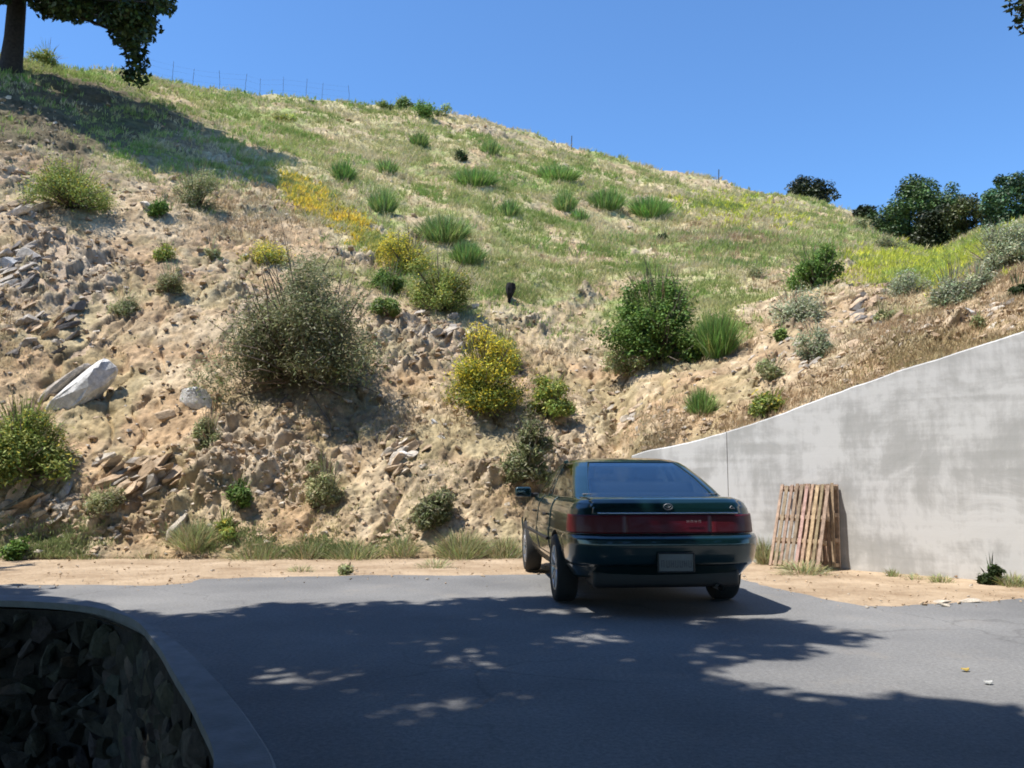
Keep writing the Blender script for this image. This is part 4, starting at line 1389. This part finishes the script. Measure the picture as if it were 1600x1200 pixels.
rock(776, 728, 12, 11, 'pale', 'pale stone low on the bank near the car roof')
rock(545, 705, 34, 32, 'tan', 'tan angular boulder left of the pale rock rib')
rock(270, 815, 60, 16, 'pale', 'slim pale splinter of rock low on the bank above the roadside weeds', np.array([[.66, .1, .74], [-.15, .98, 0], [-.74, -.12, .66]]), .5)
rock(15, 412, 34, 26, 'white', 'whitest block in the outcrop at the left edge')
rock(48, 405, 26, 40, 'pale', 'upright pale block beside the whitest one', np.array([[.5, .1, .85], [-.15, .98, 0], [-.85, -.12, .5]]), .6)
rock(240, 335, 52, 12, 'pale', 'thin pale slab sticking out left of the small round green bush', np.array([[.7, .1, -.7], [-.15, .98, 0], [.7, -.12, .7]]), .5)
rock(105, 800, 60, 34, 'grey', 'rounded grey boulder at the bottom of the low ledge')
rock(160, 720, 44, 30, 'pale', 'pale boulder in the tan ledge right of the yellow bush')
rock(245, 725, 60, 30, 'tan', 'broad tan block in the middle of the slabby ledge')
rock(482, 160, 20, 9, 'dark', 'small dark rock near the crest of the hill')
rock(545, 190, 22, 16, 'brown', 'rust coloured rock lump in the bare patch near the crest')
rock(755, 262, 16, 9, 'dark', 'small dark rock beside the dark bush on the upper slope')
rock(330, 425, 26, 14, 'dark', 'dark rock in the eroded hollow left of the largest shrub')
rock(1508, 512, 36, 18, 'white', 'whitish boulder just above the wall cap at the right')
rock(1575, 485, 40, 22, 'grey', 'grey boulder with a dark hollow at the right edge above the wall')

# loose rubble over the bare bank
sel = (HBARE > .45) & (HPX > -60) & (HPX < 1660)
ij = np.argwhere(sel)
wt = (HBARE[sel] * (.35 + HROCK[sel]) * HD[sel] ** -.5)
pick = ij[rng.choice(len(ij), 9000, p=wt / wt.sum())]
acc = Acc(); Vs = []
base = [stone_mesh((1, .8, .6), None, 7, ICO2[:42] if False else ICO, .2) * rng.uniform(.8, 1.2, (12, 3)) for k in range(24)]
kk = rng.integers(0, 24, len(pick))
P = HP[pick[:, 0], pick[:, 1]]
sz = .028 + .10 * rng.pareto(3.0, len(pick)).clip(0, 1.6)
sz *= np.clip(P[:, 1] / 15, .8, 1.6)
ang = rng.uniform(0, 6.28, len(pick)); ca, sa = np.cos(ang), np.sin(ang)
B = np.array(base)[kk] * sz[:, None, None]
B = np.stack([B[..., 0] * ca[:, None] - B[..., 1] * sa[:, None], B[..., 0] * sa[:, None] + B[..., 1] * ca[:, None], B[..., 2]], -1) + P[:, None] + DN * (sz * .12)[:, None, None]
pal = np.array([ROCKC[k] for k in ('tan', 'tan', 'tan', 'brown', 'pale', 'tan', 'brown', 'grey', 'tan', 'brown')])
Cc = pal[rng.integers(0, len(pal), len(pick))] * rng.uniform(.75, 1.2, (len(pick), 1))
Fq = (ICF[None] + (np.arange(len(pick)) * 12)[:, None, None]).reshape(-1, 3)
o = mesh_obj('rubble', B.reshape(-1, 3), Fq, M['rock'], col=np.repeat(Cc, 12, 0))
tag(o, 'loose tan and grey stones strewn over the bare bank', 'rubble', kind='stuff')
# gravel on the shoulder
n = 1500
gx = rng.uniform(-40, 1640, n); gy = rng.uniform(868, 950, n)
e = np.interp(gx, [p[0] for p in edge_px], [p[1] for p in edge_px])
keep = gy < e + 2 + rng.exponential(6, n) * .6
P = ground(gx[keep], gy[keep]); n = len(P); sz = .012 + .02 * rng.pareto(2.5, n).clip(0, 2)
B = np.array(base)[rng.integers(0, 24, n)] * sz[:, None, None] + P[:, None] + np.array([0, 0, .2]) * sz[:, None, None]
o = mesh_obj('gravel', B.reshape(-1, 3), (ICF[None] + (np.arange(n) * 12)[:, None, None]).reshape(-1, 3), M['rock'], col=np.repeat(pal[rng.integers(0, len(pal), n)], 12, 0))
tag(o, 'small gravel scattered along the dirt shoulder', 'gravel', kind='stuff')

# stone wall with a concrete coping, holding the driveway above the sunken yard
sw = empty('stone_wall', (-2.6, 5.5, 0)); so = np.array(sw.location)
n = len(tq)
kv = np.concatenate([np.c_[KO, np.full(n, -.05)], np.c_[KO, np.full(n, .088)], np.c_[KO + (KI - KO) * .06, np.full(n, .10)], np.c_[KI, np.full(n, .10)], np.c_[KI - (KI - KO) / np.linalg.norm(KI - KO, axis=1, keepdims=True) * .01, np.full(n, .045)], np.c_[KO + (KI - KO) * .5, np.full(n, .015)]])
kf = [(k * n + i, k * n + i + 1, (k + 1) * n + i + 1, (k + 1) * n + i) for k in range(5) for i in range(n - 1)]
mesh_obj('coping', kv - so, kf, M['kerbc'], sw)
tg = np.gradient(KI, axis=0); tg /= np.linalg.norm(tg, axis=1, keepdims=True); inw = (KI - KO) / np.linalg.norm(KI - KO, axis=1, keepdims=True)
acc = Acc()
FPc = KI - inw * .07
FPk = KI - inw * .095
core = np.concatenate([np.c_[FPk, np.full(n, .014)], np.c_[FPk, np.full(n, -2.5)]])
cq = np.array([(i, i + 1, n + i + 1, n + i) for i in range(n - 1)])
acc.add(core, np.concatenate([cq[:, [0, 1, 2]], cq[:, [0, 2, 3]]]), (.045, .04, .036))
sl = np.concatenate([[0], np.cumsum(np.linalg.norm(np.diff(KI, axis=0), axis=1))])
z = -.06
while z > -2.45:
    d = rng.uniform(0, .2); rowh = rng.uniform(.13, .24)
    while d < sl[-1]:
        L = rng.uniform(.10, .24)
        cpt = np.array([np.interp(d + L / 2, sl, FPc[:, k]) for k in (0, 1)])
        if -9 < cpt[0] and cpt[1] > 2:
            tt = np.array([np.interp(d, sl, tg[:, k]) for k in (0, 1)]); iw = np.array([np.interp(d, sl, inw[:, k]) for k in (0, 1)])
            ax = np.array([[tt[0], tt[1], 0], [iw[0], iw[1], 0], [0, 0, 1]])
            hh = rowh * rng.uniform(.9, 1.5)
            V = stone_mesh((L * 1.15, .22, hh * 1.1), rotz_jit(ax, .10), 8, ICO2)
            V += np.array([*(cpt + iw * rng.normal(.0, .02)), min(z - rowh / 2 + rng.normal(0, .02), -hh / 2 + .01)])
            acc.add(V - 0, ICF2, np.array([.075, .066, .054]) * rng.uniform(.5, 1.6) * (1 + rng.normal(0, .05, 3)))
        d += L
    z -= rowh
acc.V = [v - so for v in acc.V]
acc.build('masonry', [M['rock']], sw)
tag(sw, 'dark curved stone wall with a pale coping in the shade at lower left', 'wall')

# burnt stump and the wire fence on the crest
b = hill_at(795, 466); sc = b[1] / F
acc = Acc()
V, Fq = tube(np.array([[.0, 0, -.1], [.01, 0, .08], [.03, 0, .2], [.05, 0, .34], [.05, 0, .46], [.06, .0, .49]]), np.array([.035, .04, .10, .13, .11, .05]), 9)
V += rng.normal(0, .012, V.shape); acc.add(V, Fq)
o = acc.build('burnt_stump', [M['char']]); o.location = b; tag(o, 'small black burnt stump standing in the middle of the slope', 'stump')

fence = empty('wire_fence', hill_at(400, 152)); fo = np.array(fence.location)
tops = []
for px in (228, 268, 300, 342, 383, 405, 442, 478, 503, 545):
    c = columns([px])[0][-1]
    p = hill_at(px, c[0] + 2); h = rng.uniform(1.1, 1.4)
    V, Fq = tube(np.array([[0, 0, -.2], [.01, 0, .6], [rng.normal(0, .04), 0, h]]) + p - fo, np.array([.011, .011, .010]), 6)
    mesh_obj('post', V, Fq, M['metalpost'], fence); tops.append(p - fo)
tops = np.array(tops)
for hz in (.45, .8, 1.08):
    V, Fq = tube(tops + np.array([0, 0, hz]), np.full(len(tops), .002), 4); mesh_obj('wire', V, Fq, M['metalpost'], fence)
tag(fence, 'thin wire fence with slender posts along the hill crest', 'fence')
for px in (1123, 893):
    c = columns([px])[0][-1]; p = hill_at(px, c[0] + 4)
    V, Fq = tube(np.array([[0, 0, -.2], [0.01, 0, .5], [.03, 0, .95]]), np.array([.03, .03, .028]), 6)
    o = mesh_obj('fence_post', V, Fq, M['metalpost']); o.location = p
    tag(o, 'lone thin post on the ridge line above the big green bush' if px == 1123 else 'short lone post on the ridge line near the middle of the crest', 'post')

# ---- shrubs: (name, column, base row, width, height, kind, label)
S = [
    ('shrub', 482, 592, 244, 196, 'sage', 'largest grey-green shrub on the bare bank, casting a broad shadow'),
    ('shrub', 1028, 552, 140, 132, 'green', 'dense bright green bush with a dark hollow base in mid slope'),
    ('shrub', 757, 640, 128, 112, 'broom', 'rounded yellow-flowered broom bush above and left of the car'),
    ('shrub', 826, 762, 76, 104, 'sage', 'grey-green shrub on the bank touching the left of the car roof'),
    ('shrub', 36, 742, 140, 104, 'lime', 'yellow-green bush at the left edge below the long pale slab'),
    ('shrub', 1272, 456, 88, 74, 'green', 'green bush perched above the craggy outcrop at right'),
    ('shrub', 1238, 505, 86, 48, 'silver', 'silvery low shrub left of the craggy outcrop'),
    ('grass_clump', 1122, 552, 56, 74, 'spiky', 'upright green clump at the right foot of the bright green bush'),
    ('shrub', 506, 782, 56, 78, 'weed', 'small upright olive shrub low on the bank, standing alone'),
    ('shrub', 326, 708, 48, 62, 'weed', 'slender olive shrub below the blocky whitish boulder'),
    ('grass_clump', 692, 372, 88, 42, 'spiky', 'wide fan-shaped green clump right of the golden flowers'),
    ('grass_clump', 730, 407, 58, 38, 'spiky', 'green clump just below the wide fan-shaped clump'),
    ('grass_clump', 600, 338, 46, 42, 'spiky', 'green clump above the golden flower band'),
    ('grass_clump', 884, 328, 36, 36, 'spiky', 'compact bright clump in the centre of the upper slope'),
    ('grass_clump', 1016, 338, 66, 36, 'spiky', 'rounded bright green clump above the bright green bush'),
    ('grass_clump', 536, 284, 40, 36, 'spiky', 'dark green clump on the upper slope left of centre'),
    ('grass_clump', 606, 280, 34, 27, 'spiky', 'small green clump right of the dark green upper clump'),
    ('grass_clump', 655, 232, 34, 26, 'spiky', 'small clump on the upper slope below the crest clumps'),
    ('shrub', 719, 252, 38, 22, 'dark', 'small very dark bush on the upper slope'),
    ('grass_clump', 766, 237, 34, 26, 'spiky', 'green clump up right of the small very dark bush'),
    ('grass_clump', 742, 292, 80, 30, 'spiky', 'long low green clump below the small very dark bush'),
    ('grass_clump', 872, 282, 84, 28, 'spiky', 'long green clump high on the slope right of centre'),
    ('grass_clump', 796, 337, 34, 30, 'spiky', 'thin green clump left of the compact bright clump'),
    ('grass_clump', 906, 340, 32, 22, 'spiky', 'low green clump touching the right of the compact bright clump'),
    ('grass_clump', 948, 327, 62, 36, 'spiky', 'broad paler clump left of the rounded bright clump'),
    ('shrub', 640, 420, 100, 62, 'broom', 'yellow broom bush at the top of the yellow bushes in mid slope'),
    ('shrub', 690, 480, 110, 74, 'lime', 'lime green broom bush lying over the broken rock face'),
    ('shrub', 612, 462, 46, 50, 'green', 'small deep green shrub left of the yellow broom bushes'),
    ('shrub', 602, 505, 40, 50, 'green', 'small deep green shrub at the right shoulder of the largest shrub'),
    ('shrub', 192, 487, 52, 44, 'weed', 'grey-green tuft on the bare bank right of the brown outcrop'),
    ('shrub', 268, 462, 54, 46, 'weed', 'grey-green tuft in the hollow left of the largest shrub'),
    ('shrub', 256, 406, 44, 34, 'lime', 'little yellow-green tuft above the two grey-green tufts'),
    ('shrub', 116, 326, 132, 66, 'lime', 'broad yellow-green bush high on the bank at left'),
    ('shrub', 310, 322, 78, 62, 'weed', 'loose green bush just below the oak shadow'),
    ('shrub', 256, 342, 42, 36, 'green', 'small round green bush right of the broad yellow-green bush'),
    ('shrub', 420, 402, 80, 34, 'broom', 'yellow-flowered bush on top of the largest shrub'),
    ('shrub', 330, 397, 36, 36, 'weed', 'small pale tuft left of the yellow-flowered bush'),
    ('grass_clump', 1098, 643, 46, 46, 'spiky', 'green clump on the crumbly rock above the car'),
    ('shrub', 1202, 645, 70, 36, 'lime', 'yellow-green bush growing against the wall cap'),
    ('shrub', 1272, 558, 56, 50, 'silver', 'grey shrub on the pale crumbling rock above the wall'),
    ('shrub', 1210, 590, 50, 36, 'weed', 'olive tuft below the grey shrub on the crumbling rock'),
    ('shrub', 1220, 534, 34, 32, 'green', 'little green shrub directly under the silvery shrub'),
    ('shrub', 860, 648, 84, 54, 'lime', 'loose yellow-green bush right of the rounded broom bush'),
    ('shrub', 786, 565, 64, 62, 'lime', 'pale lime bush just behind the rounded broom bush'),
    ('shrub', 982, 580, 82, 36, 'weed', 'low weedy patch below the bright green bush'),
    ('shrub', 372, 787, 44, 42, 'green', 'bright green tuft low on the bank at left centre'),
    ('shrub', 166, 803, 60, 34, 'weed', 'green tuft beside the low grey rock ledge'),
    ('weed', 300, 848, 72, 42, 'tuft', 'grey-green weed mound at the bank foot beside the pale splinter'),
    ('shrub', 350, 834, 42, 42, 'lime', 'yellow-green weed above the roadside weed bank'),
    ('weed', 402, 884, 92, 43, 'tuft', 'largest roadside weed mound left of centre'),
    ('weed', 238, 888, 74, 32, 'tuft', 'grassy weed mound at the road edge below the pale splinter'),
    ('shrub', 672, 820, 62, 54, 'sage', 'grey-green bush at the bank foot left of the car'),
    ('shrub', 28, 872, 42, 30, 'green', 'dark green weed at the road edge at the far left'),
    ('weed', 128, 876, 52, 21, 'tuft', 'low weed at the road edge under the rounded grey boulder'),
    ('weed', 182, 882, 34, 20, 'tuft', 'small weed between two larger ones at the left road edge'),
    ('weed', 552, 872, 84, 31, 'tuft', 'weedy hummock at the bank foot below the lone olive shrub'),
    ('weed', 628, 862, 60, 26, 'tuft', 'pale weed hummock at the bank foot in the centre'),
    ('weed', 720, 868, 84, 40, 'tuft', 'fresh green weeds at the bank foot nearer the car'),
    ('weed', 785, 868, 66, 31, 'tuft', 'fresh green weeds right beside the car nose'),
    ('weed', 478, 868, 60, 26, 'tuft', 'weed hummock right of the largest roadside mound'),
    ('shrub', 1486, 474, 68, 62, 'silver', 'grey-green shrub in the yellow meadow dip at right'),
    ('shrub', 1566, 420, 96, 70, 'silver', 'grey-green scrub on the rise at the right edge'),
    ('shrub', 1528, 452, 60, 46, 'silver', 'blue-grey shrub between the meadow dip and the right edge scrub'),
    ('shrub', 1415, 462, 62, 36, 'silver', 'pale green bush at the bottom of the meadow dip'),
    ('shrub', 1380, 500, 34, 34, 'weed', 'small shrub at the right side of the craggy outcrop'),
    ('shrub', 1526, 522, 26, 30, 'weed', 'tiny olive shrub among the whitish rubble above the wall'),
    ('shrub', 1592, 462, 36, 40, 'dark', 'dark bush at the right edge above the grey boulder'),
    ('shrub', 1035, 388, 22, 20, 'dark', 'tiny dark bush in the straw above the bright green bush'),
    ('shrub', 604, 170, 26, 16, 'green', 'smaller of the two green bushes side by side on the crest'),
    ('shrub', 632, 170, 40, 18, 'green', 'wider of the two green bushes side by side on the crest'),
    ('shrub', 664, 188, 40, 28, 'green', 'yellow-green bush just below the crest bushes'),
    ('shrub', 694, 182, 30, 18, 'green', 'small crest bush farthest along toward the right'),
    ('shrub', 440, 192, 44, 18, 'lime', 'olive patch bush below the crest fence'),
    ('shrub', 72, 96, 46, 34, 'lime', 'bright grassy bush on the crest right of the hilltop oak'),
    ('shrub', 1180, 432, 40, 26, 'weed', 'faint weedy tuft left of the green bush over the outcrop'),
    ('shrub', 1388, 398, 60, 26, 'sage', 'grey-green bush on the ridge under the big dark oak'),
    ('shrub', 1345, 360, 40, 16, 'weed', 'low pale scrub on the ridge left of the saddle'),
]
for (nm_, px, py, w_, h_, kd, lb) in S:
    shrub(nm_, px, py, w_, h_, kd, lb, 'grass clump' if nm_ == 'grass_clump' else ('weed' if nm_ == 'weed' else 'shrub'),
          {'spiky': 'green grassy clumps on the hillside', 'tuft': 'weeds along the foot of the bank'}.get(kd, 'shrubs on the bank and hillside'))
for (px, py, w_, h_, kd, lb) in [
    (545, 896, 26, 16, 'weed', 'tiny weed on the dirt shoulder at the asphalt edge'),
    (470, 892, 40, 11, 'tuft', 'flat weed on the dirt shoulder left of the tiny weed'),
    (680, 886, 60, 13, 'tuft', 'flat grassy weed on the shoulder left of the car'),
    (1196, 880, 36, 44, 'tuft', 'pale weed growing between the car and the pallet'),
    (1258, 896, 84, 18, 'tuft', 'weeds growing along the foot of the front pallet'),
    (1308, 886, 34, 30, 'tuft', 'weed at the right side of the pallets against the wall'),
    (1395, 899, 26, 14, 'tuft', 'small weed at the wall foot right of the pallets'),
    (1470, 908, 40, 14, 'tuft', 'weed at the wall foot left of the dark leafy weed'),
    (1550, 911, 32, 36, 'dark', 'dark upright leafy weed at the foot of the wall'),
    (1582, 914, 44, 22, 'tuft', 'pale weeds right of the dark leafy weed'),
    (1430, 904, 40, 9, 'tuft', 'low dry weed along the wall foot')]:
    shrub('weed', px, py, w_, h_, kd, lb, 'weed', 'weeds along the driveway edge', onhill=False)

# ---- grass over the slope
def grass_field(name, label, sel_fn, n, hgt, cols, wf=.5, seed=1):
    W_ = sel_fn(HP, HPX, HPY, HBARE) * (1 - .9 * oak_litter_shade(HP)) * (HPX > -60) * (HPX < 1660)  # grass thinned where the oak's shade is painted
    ij = np.argwhere(W_ > .01); wt = W_[W_ > .01] * HD[W_ > .01] ** -.3
    pick = ij[rng.choice(len(ij), n, p=wt / wt.sum())]
    B0 = HP[pick[:, 0], pick[:, 1]]
    D_ = B0[:, 1]
    k = 6
    tone = fbm(B0 * .55, 3, seed)[:, None]
    B = np.repeat(B0, k, 0) + rng.normal(0, .05, (n * k, 3)) * np.array([1, 1, .1])
    Dk = np.repeat(D_, k); th = np.repeat(rng.uniform(.5, 1.25, n), k)
    h = hgt * th * rng.uniform(.5, 1.1, n * k) * np.clip(Dk / 24, .55, 1.25)
    cols = np.asarray(cols, float)
    mixv = np.clip(.5 + tone * .9 + rng.normal(0, .22, (n, 1)), 0, .999)
    f_ = mixv[:, 0] * (len(cols) - 1); i0 = f_.astype(int); fr_ = (f_ - i0)[:, None]
    C0_ = cols[i0] * (1 - fr_) + cols[np.minimum(i0 + 1, len(cols) - 1)] * fr_
    C_ = np.repeat(C0_, k, 0) * rng.uniform(.75, 1.25, (n * k, 1))
    lean = rng.normal(0, .35, (n * k, 2)) * h[:, None] + np.array([.12, -.05]) * h[:, None]
    V, Fq, C_ = blades(B - np.array([0, 0, .02]), h, np.maximum(.006, Dk / 832 * wf) * rng.uniform(.6, 1.3, n * k), lean, C_)
    o = mesh_obj(name, V, Fq, M['grass'], col=C_)
    return tag(o, label, 'grass', kind='stuff')


pt = lambda P, s_, f_: .5 + .5 * fbm(P * f_, 3, s_)
grass_field('grass', 'thin pale green and straw grass covering the hillside', lambda P, X, Y, b: (1 - b) ** 1.2 * (.15 + pt(P, 211, .7) ** 2), 42000, .21, [(.27, .335, .10), (.41, .42, .17), (.53, .48, .24), (.60, .52, .33)], .42, 201)
grass_field('green_grass', 'fresher green grass in patches on the upper slope', lambda P, X, Y, b: (1 - b) * sstep(.45, .85, pt(P, 231, .4)) + .8 * (1 - b) * sstep(520, 150, X) * (Y < 290), 7500, .22, [(.22, .36, .085), (.32, .43, .12), (.42, .46, .16)], .45, 221)
grass_field('yellow_mustard', 'bright yellow-green mustard flowers filling the dip at right', lambda P, X, Y, b: np.exp(-((X - 1430) / 75) ** 2 - ((Y - (418 + .0 * X)) / 22) ** 2) + .9 * np.exp(-((X - 1530) / 45) ** 2 - ((Y - (392 - .45 * (X - 1530))) / 16) ** 2) + .35 * np.exp(-((X - 1140) / 70) ** 2 - ((Y - 318) / 14) ** 2) + .25 * np.exp(-((X - 1190) / 80) ** 2 - ((Y - 345) / 14) ** 2), 4600, .24, [(.52, .55, .09), (.75, .74, .10), (.42, .50, .11)], .7, 241)
def band(X, Y, pts, w):
    pts = np.array(pts, float); best = np.full(X.shape, 1e9)
    for a_, b_ in zip(pts[:-1], pts[1:]):
        v = b_ - a_; t = np.clip(((X - a_[0]) * v[0] + (Y - a_[1]) * v[1]) / (v @ v), 0, 1)
        best = np.minimum(best, np.hypot(X - a_[0] - t * v[0], Y - a_[1] - t * v[1]))
    return np.exp(-(best / w) ** 2)


grass_field('yellow_flowers', 'bright golden flower patch running diagonally down from the oak shadow', lambda P, X, Y, b: band(X, Y, [(452, 288), (500, 318), (545, 350), (590, 385), (625, 398)], 13) * (.25 + pt(P, 291, 1.2)), 2500, .17, [(.45, .44, .12), (.84, .64, .08), (.88, .68, .14), (.55, .48, .14)], .9, 293)
grass_field('bank_weeds', 'thin dry weeds and seedlings speckling the bare bank', lambda P, X, Y, b: b * sstep(.40, .8, pt(P, 311, .8)) * (Y < 850) * (.3 + .7 * sstep(250, 500, X)), 5200, .12, [(.30, .30, .13), (.45, .38, .21), (.52, .42, .26)], .42, 313)
grass_field('dry_grass', 'dry straw and reddish grass on the bank edges', lambda P, X, Y, b: b * sstep(.5, .8, pt(P, 251, .5)) * (Y < 700) * .35 + 1.2 * np.exp(-((X - 1120) / 110) ** 2 - ((Y - 380) / 30) ** 2) + .8 * np.exp(-((X - 1440) / 80) ** 2 - ((Y - 545) / 40) ** 2) + .6 * np.exp(-((X - 1570) / 50) ** 2 - ((Y - 450) / 40) ** 2) + 1.0 * np.exp(-((X - 420) / 120) ** 2 - ((Y - 330) / 40) ** 2), 9000, .22, [(.44, .36, .20), (.40, .27, .16), (.50, .43, .28)], .4, 261)
grass_field('roadside_grass', 'pale weeds and grass fringing the foot of the bank', lambda P, X, Y, b: sstep(800, 862, Y) * sstep(.42, .75, pt(P, 271, .9)) * (X < 980), 2600, .15, [(.26, .31, .13), (.38, .37, .19), (.52, .45, .28)], .5, 281)

# litter on the asphalt
for px, py, colr, lb in [(1508, 1046, (.42, .30, .07), 'yellow fallen leaf lying on the sunlit asphalt'), (1544, 1066, (.45, .45, .43), 'small white scrap lying on the sunlit asphalt')]:
    p = ground(px, py, .012); n = 1
    th = np.linspace(0, 2 * np.pi, 9)[:-1]
    V = np.concatenate([np.c_[.026 * np.cos(th), .02 * np.sin(th), .006 * np.cos(2 * th)], np.c_[.024 * np.cos(th), .018 * np.sin(th), .006 * np.cos(2 * th) + .006]])
    o = mesh_obj('fallen_leaf' if 'leaf' in lb else 'paper_scrap', V, [tuple(range(8))[::-1], tuple(range(8, 16))] + [(i, (i + 1) % 8, (i + 1) % 8 + 8, i + 8) for i in range(8)], simple('litter', colr, .8))
    o.location = p; tag(o, lb, 'leaf' if 'leaf' in lb else 'litter')
for px, py, L, lb in [(1470, 944, .20, 'middle-sized pale stone on the asphalt edge near the wall'), (1520, 941, .28, 'widest pale stone on the asphalt edge near the wall'), (1478, 948, .14, 'smallest pale stone, just in front of the two on the asphalt edge')]:
    V = stone_mesh((L, L * .35, .05), None, 8); c = np.array(ROCKC['pale'])
    o = mesh_obj('edge_stone', V, ICF3, M['rock'], col=np.repeat(c[None], len(V), 0)); o.location = ground(px, py) + np.array([0, 0, .015]); o.rotation_euler = (0, 0, -.25)
    tag(o, lb, 'stone', 'pale stones at the asphalt edge')


# ------------------------------------------------------------------ light, sky, camera
w = bpy.data.worlds.new('World'); scene.world = w; w.use_nodes = True
nt = w.node_tree; nt.nodes.clear()
sky = nt.nodes.new('ShaderNodeTexSky'); sky.sky_type = 'NISHITA'; sky.sun_disc = False
elev = math.asin(SUN[2]); sky.sun_elevation = elev
sky.sun_rotation = math.atan2(SUN[0], SUN[1])
sky.altitude = 400; sky.air_density = 1.0; sky.dust_density = 0.0; sky.ozone_density = 6.8
bg = nt.nodes.new('ShaderNodeBackground'); bg.inputs['Strength'].default_value = 0.147
wo = nt.nodes.new('ShaderNodeOutputWorld')
tn_ = nt.nodes.new('ShaderNodeVectorMath'); tn_.operation = 'MULTIPLY'; tn_.inputs[1].default_value = (.80, 1.0, 1.12)
nt.links.new(sky.outputs[0], tn_.inputs[0]); nt.links.new(tn_.outputs[0], bg.inputs[0]); nt.links.new(bg.outputs[0], wo.inputs[0])
ld = bpy.data.lights.new('sun', 'SUN'); ld.energy = 5.0; ld.angle = math.radians(.53); ld.color = (1, .955, .88)
lo = bpy.data.objects.new('sun', ld); COL.objects.link(lo)
lo.rotation_euler = Vector(-SUN).to_track_quat('-Z', 'Y').to_euler()
cam = bpy.data.cameras.new('camera'); co = bpy.data.objects.new('camera', cam); COL.objects.link(co)
cam.sensor_width = 36; cam.sensor_fit = 'HORIZONTAL'; cam.lens = 36 * F / 1600
cam.clip_start = .05; cam.clip_end = 2000
cam.dof.use_dof = True; cam.dof.focus_distance = 1.1; cam.dof.aperture_fstop = 18.0      # the snapshot is soft all over
co.location = (0, 0, H); co.rotation_euler = (math.pi / 2 + PITCH, 0, 0)
scene.camera = co
scene.view_settings.view_transform = 'Standard'; scene.view_settings.look = 'None'
scene.view_settings.exposure = 0.5; scene.view_settings.gamma = 1.0
scene.render.resolution_x = 1024; scene.render.resolution_y = 768
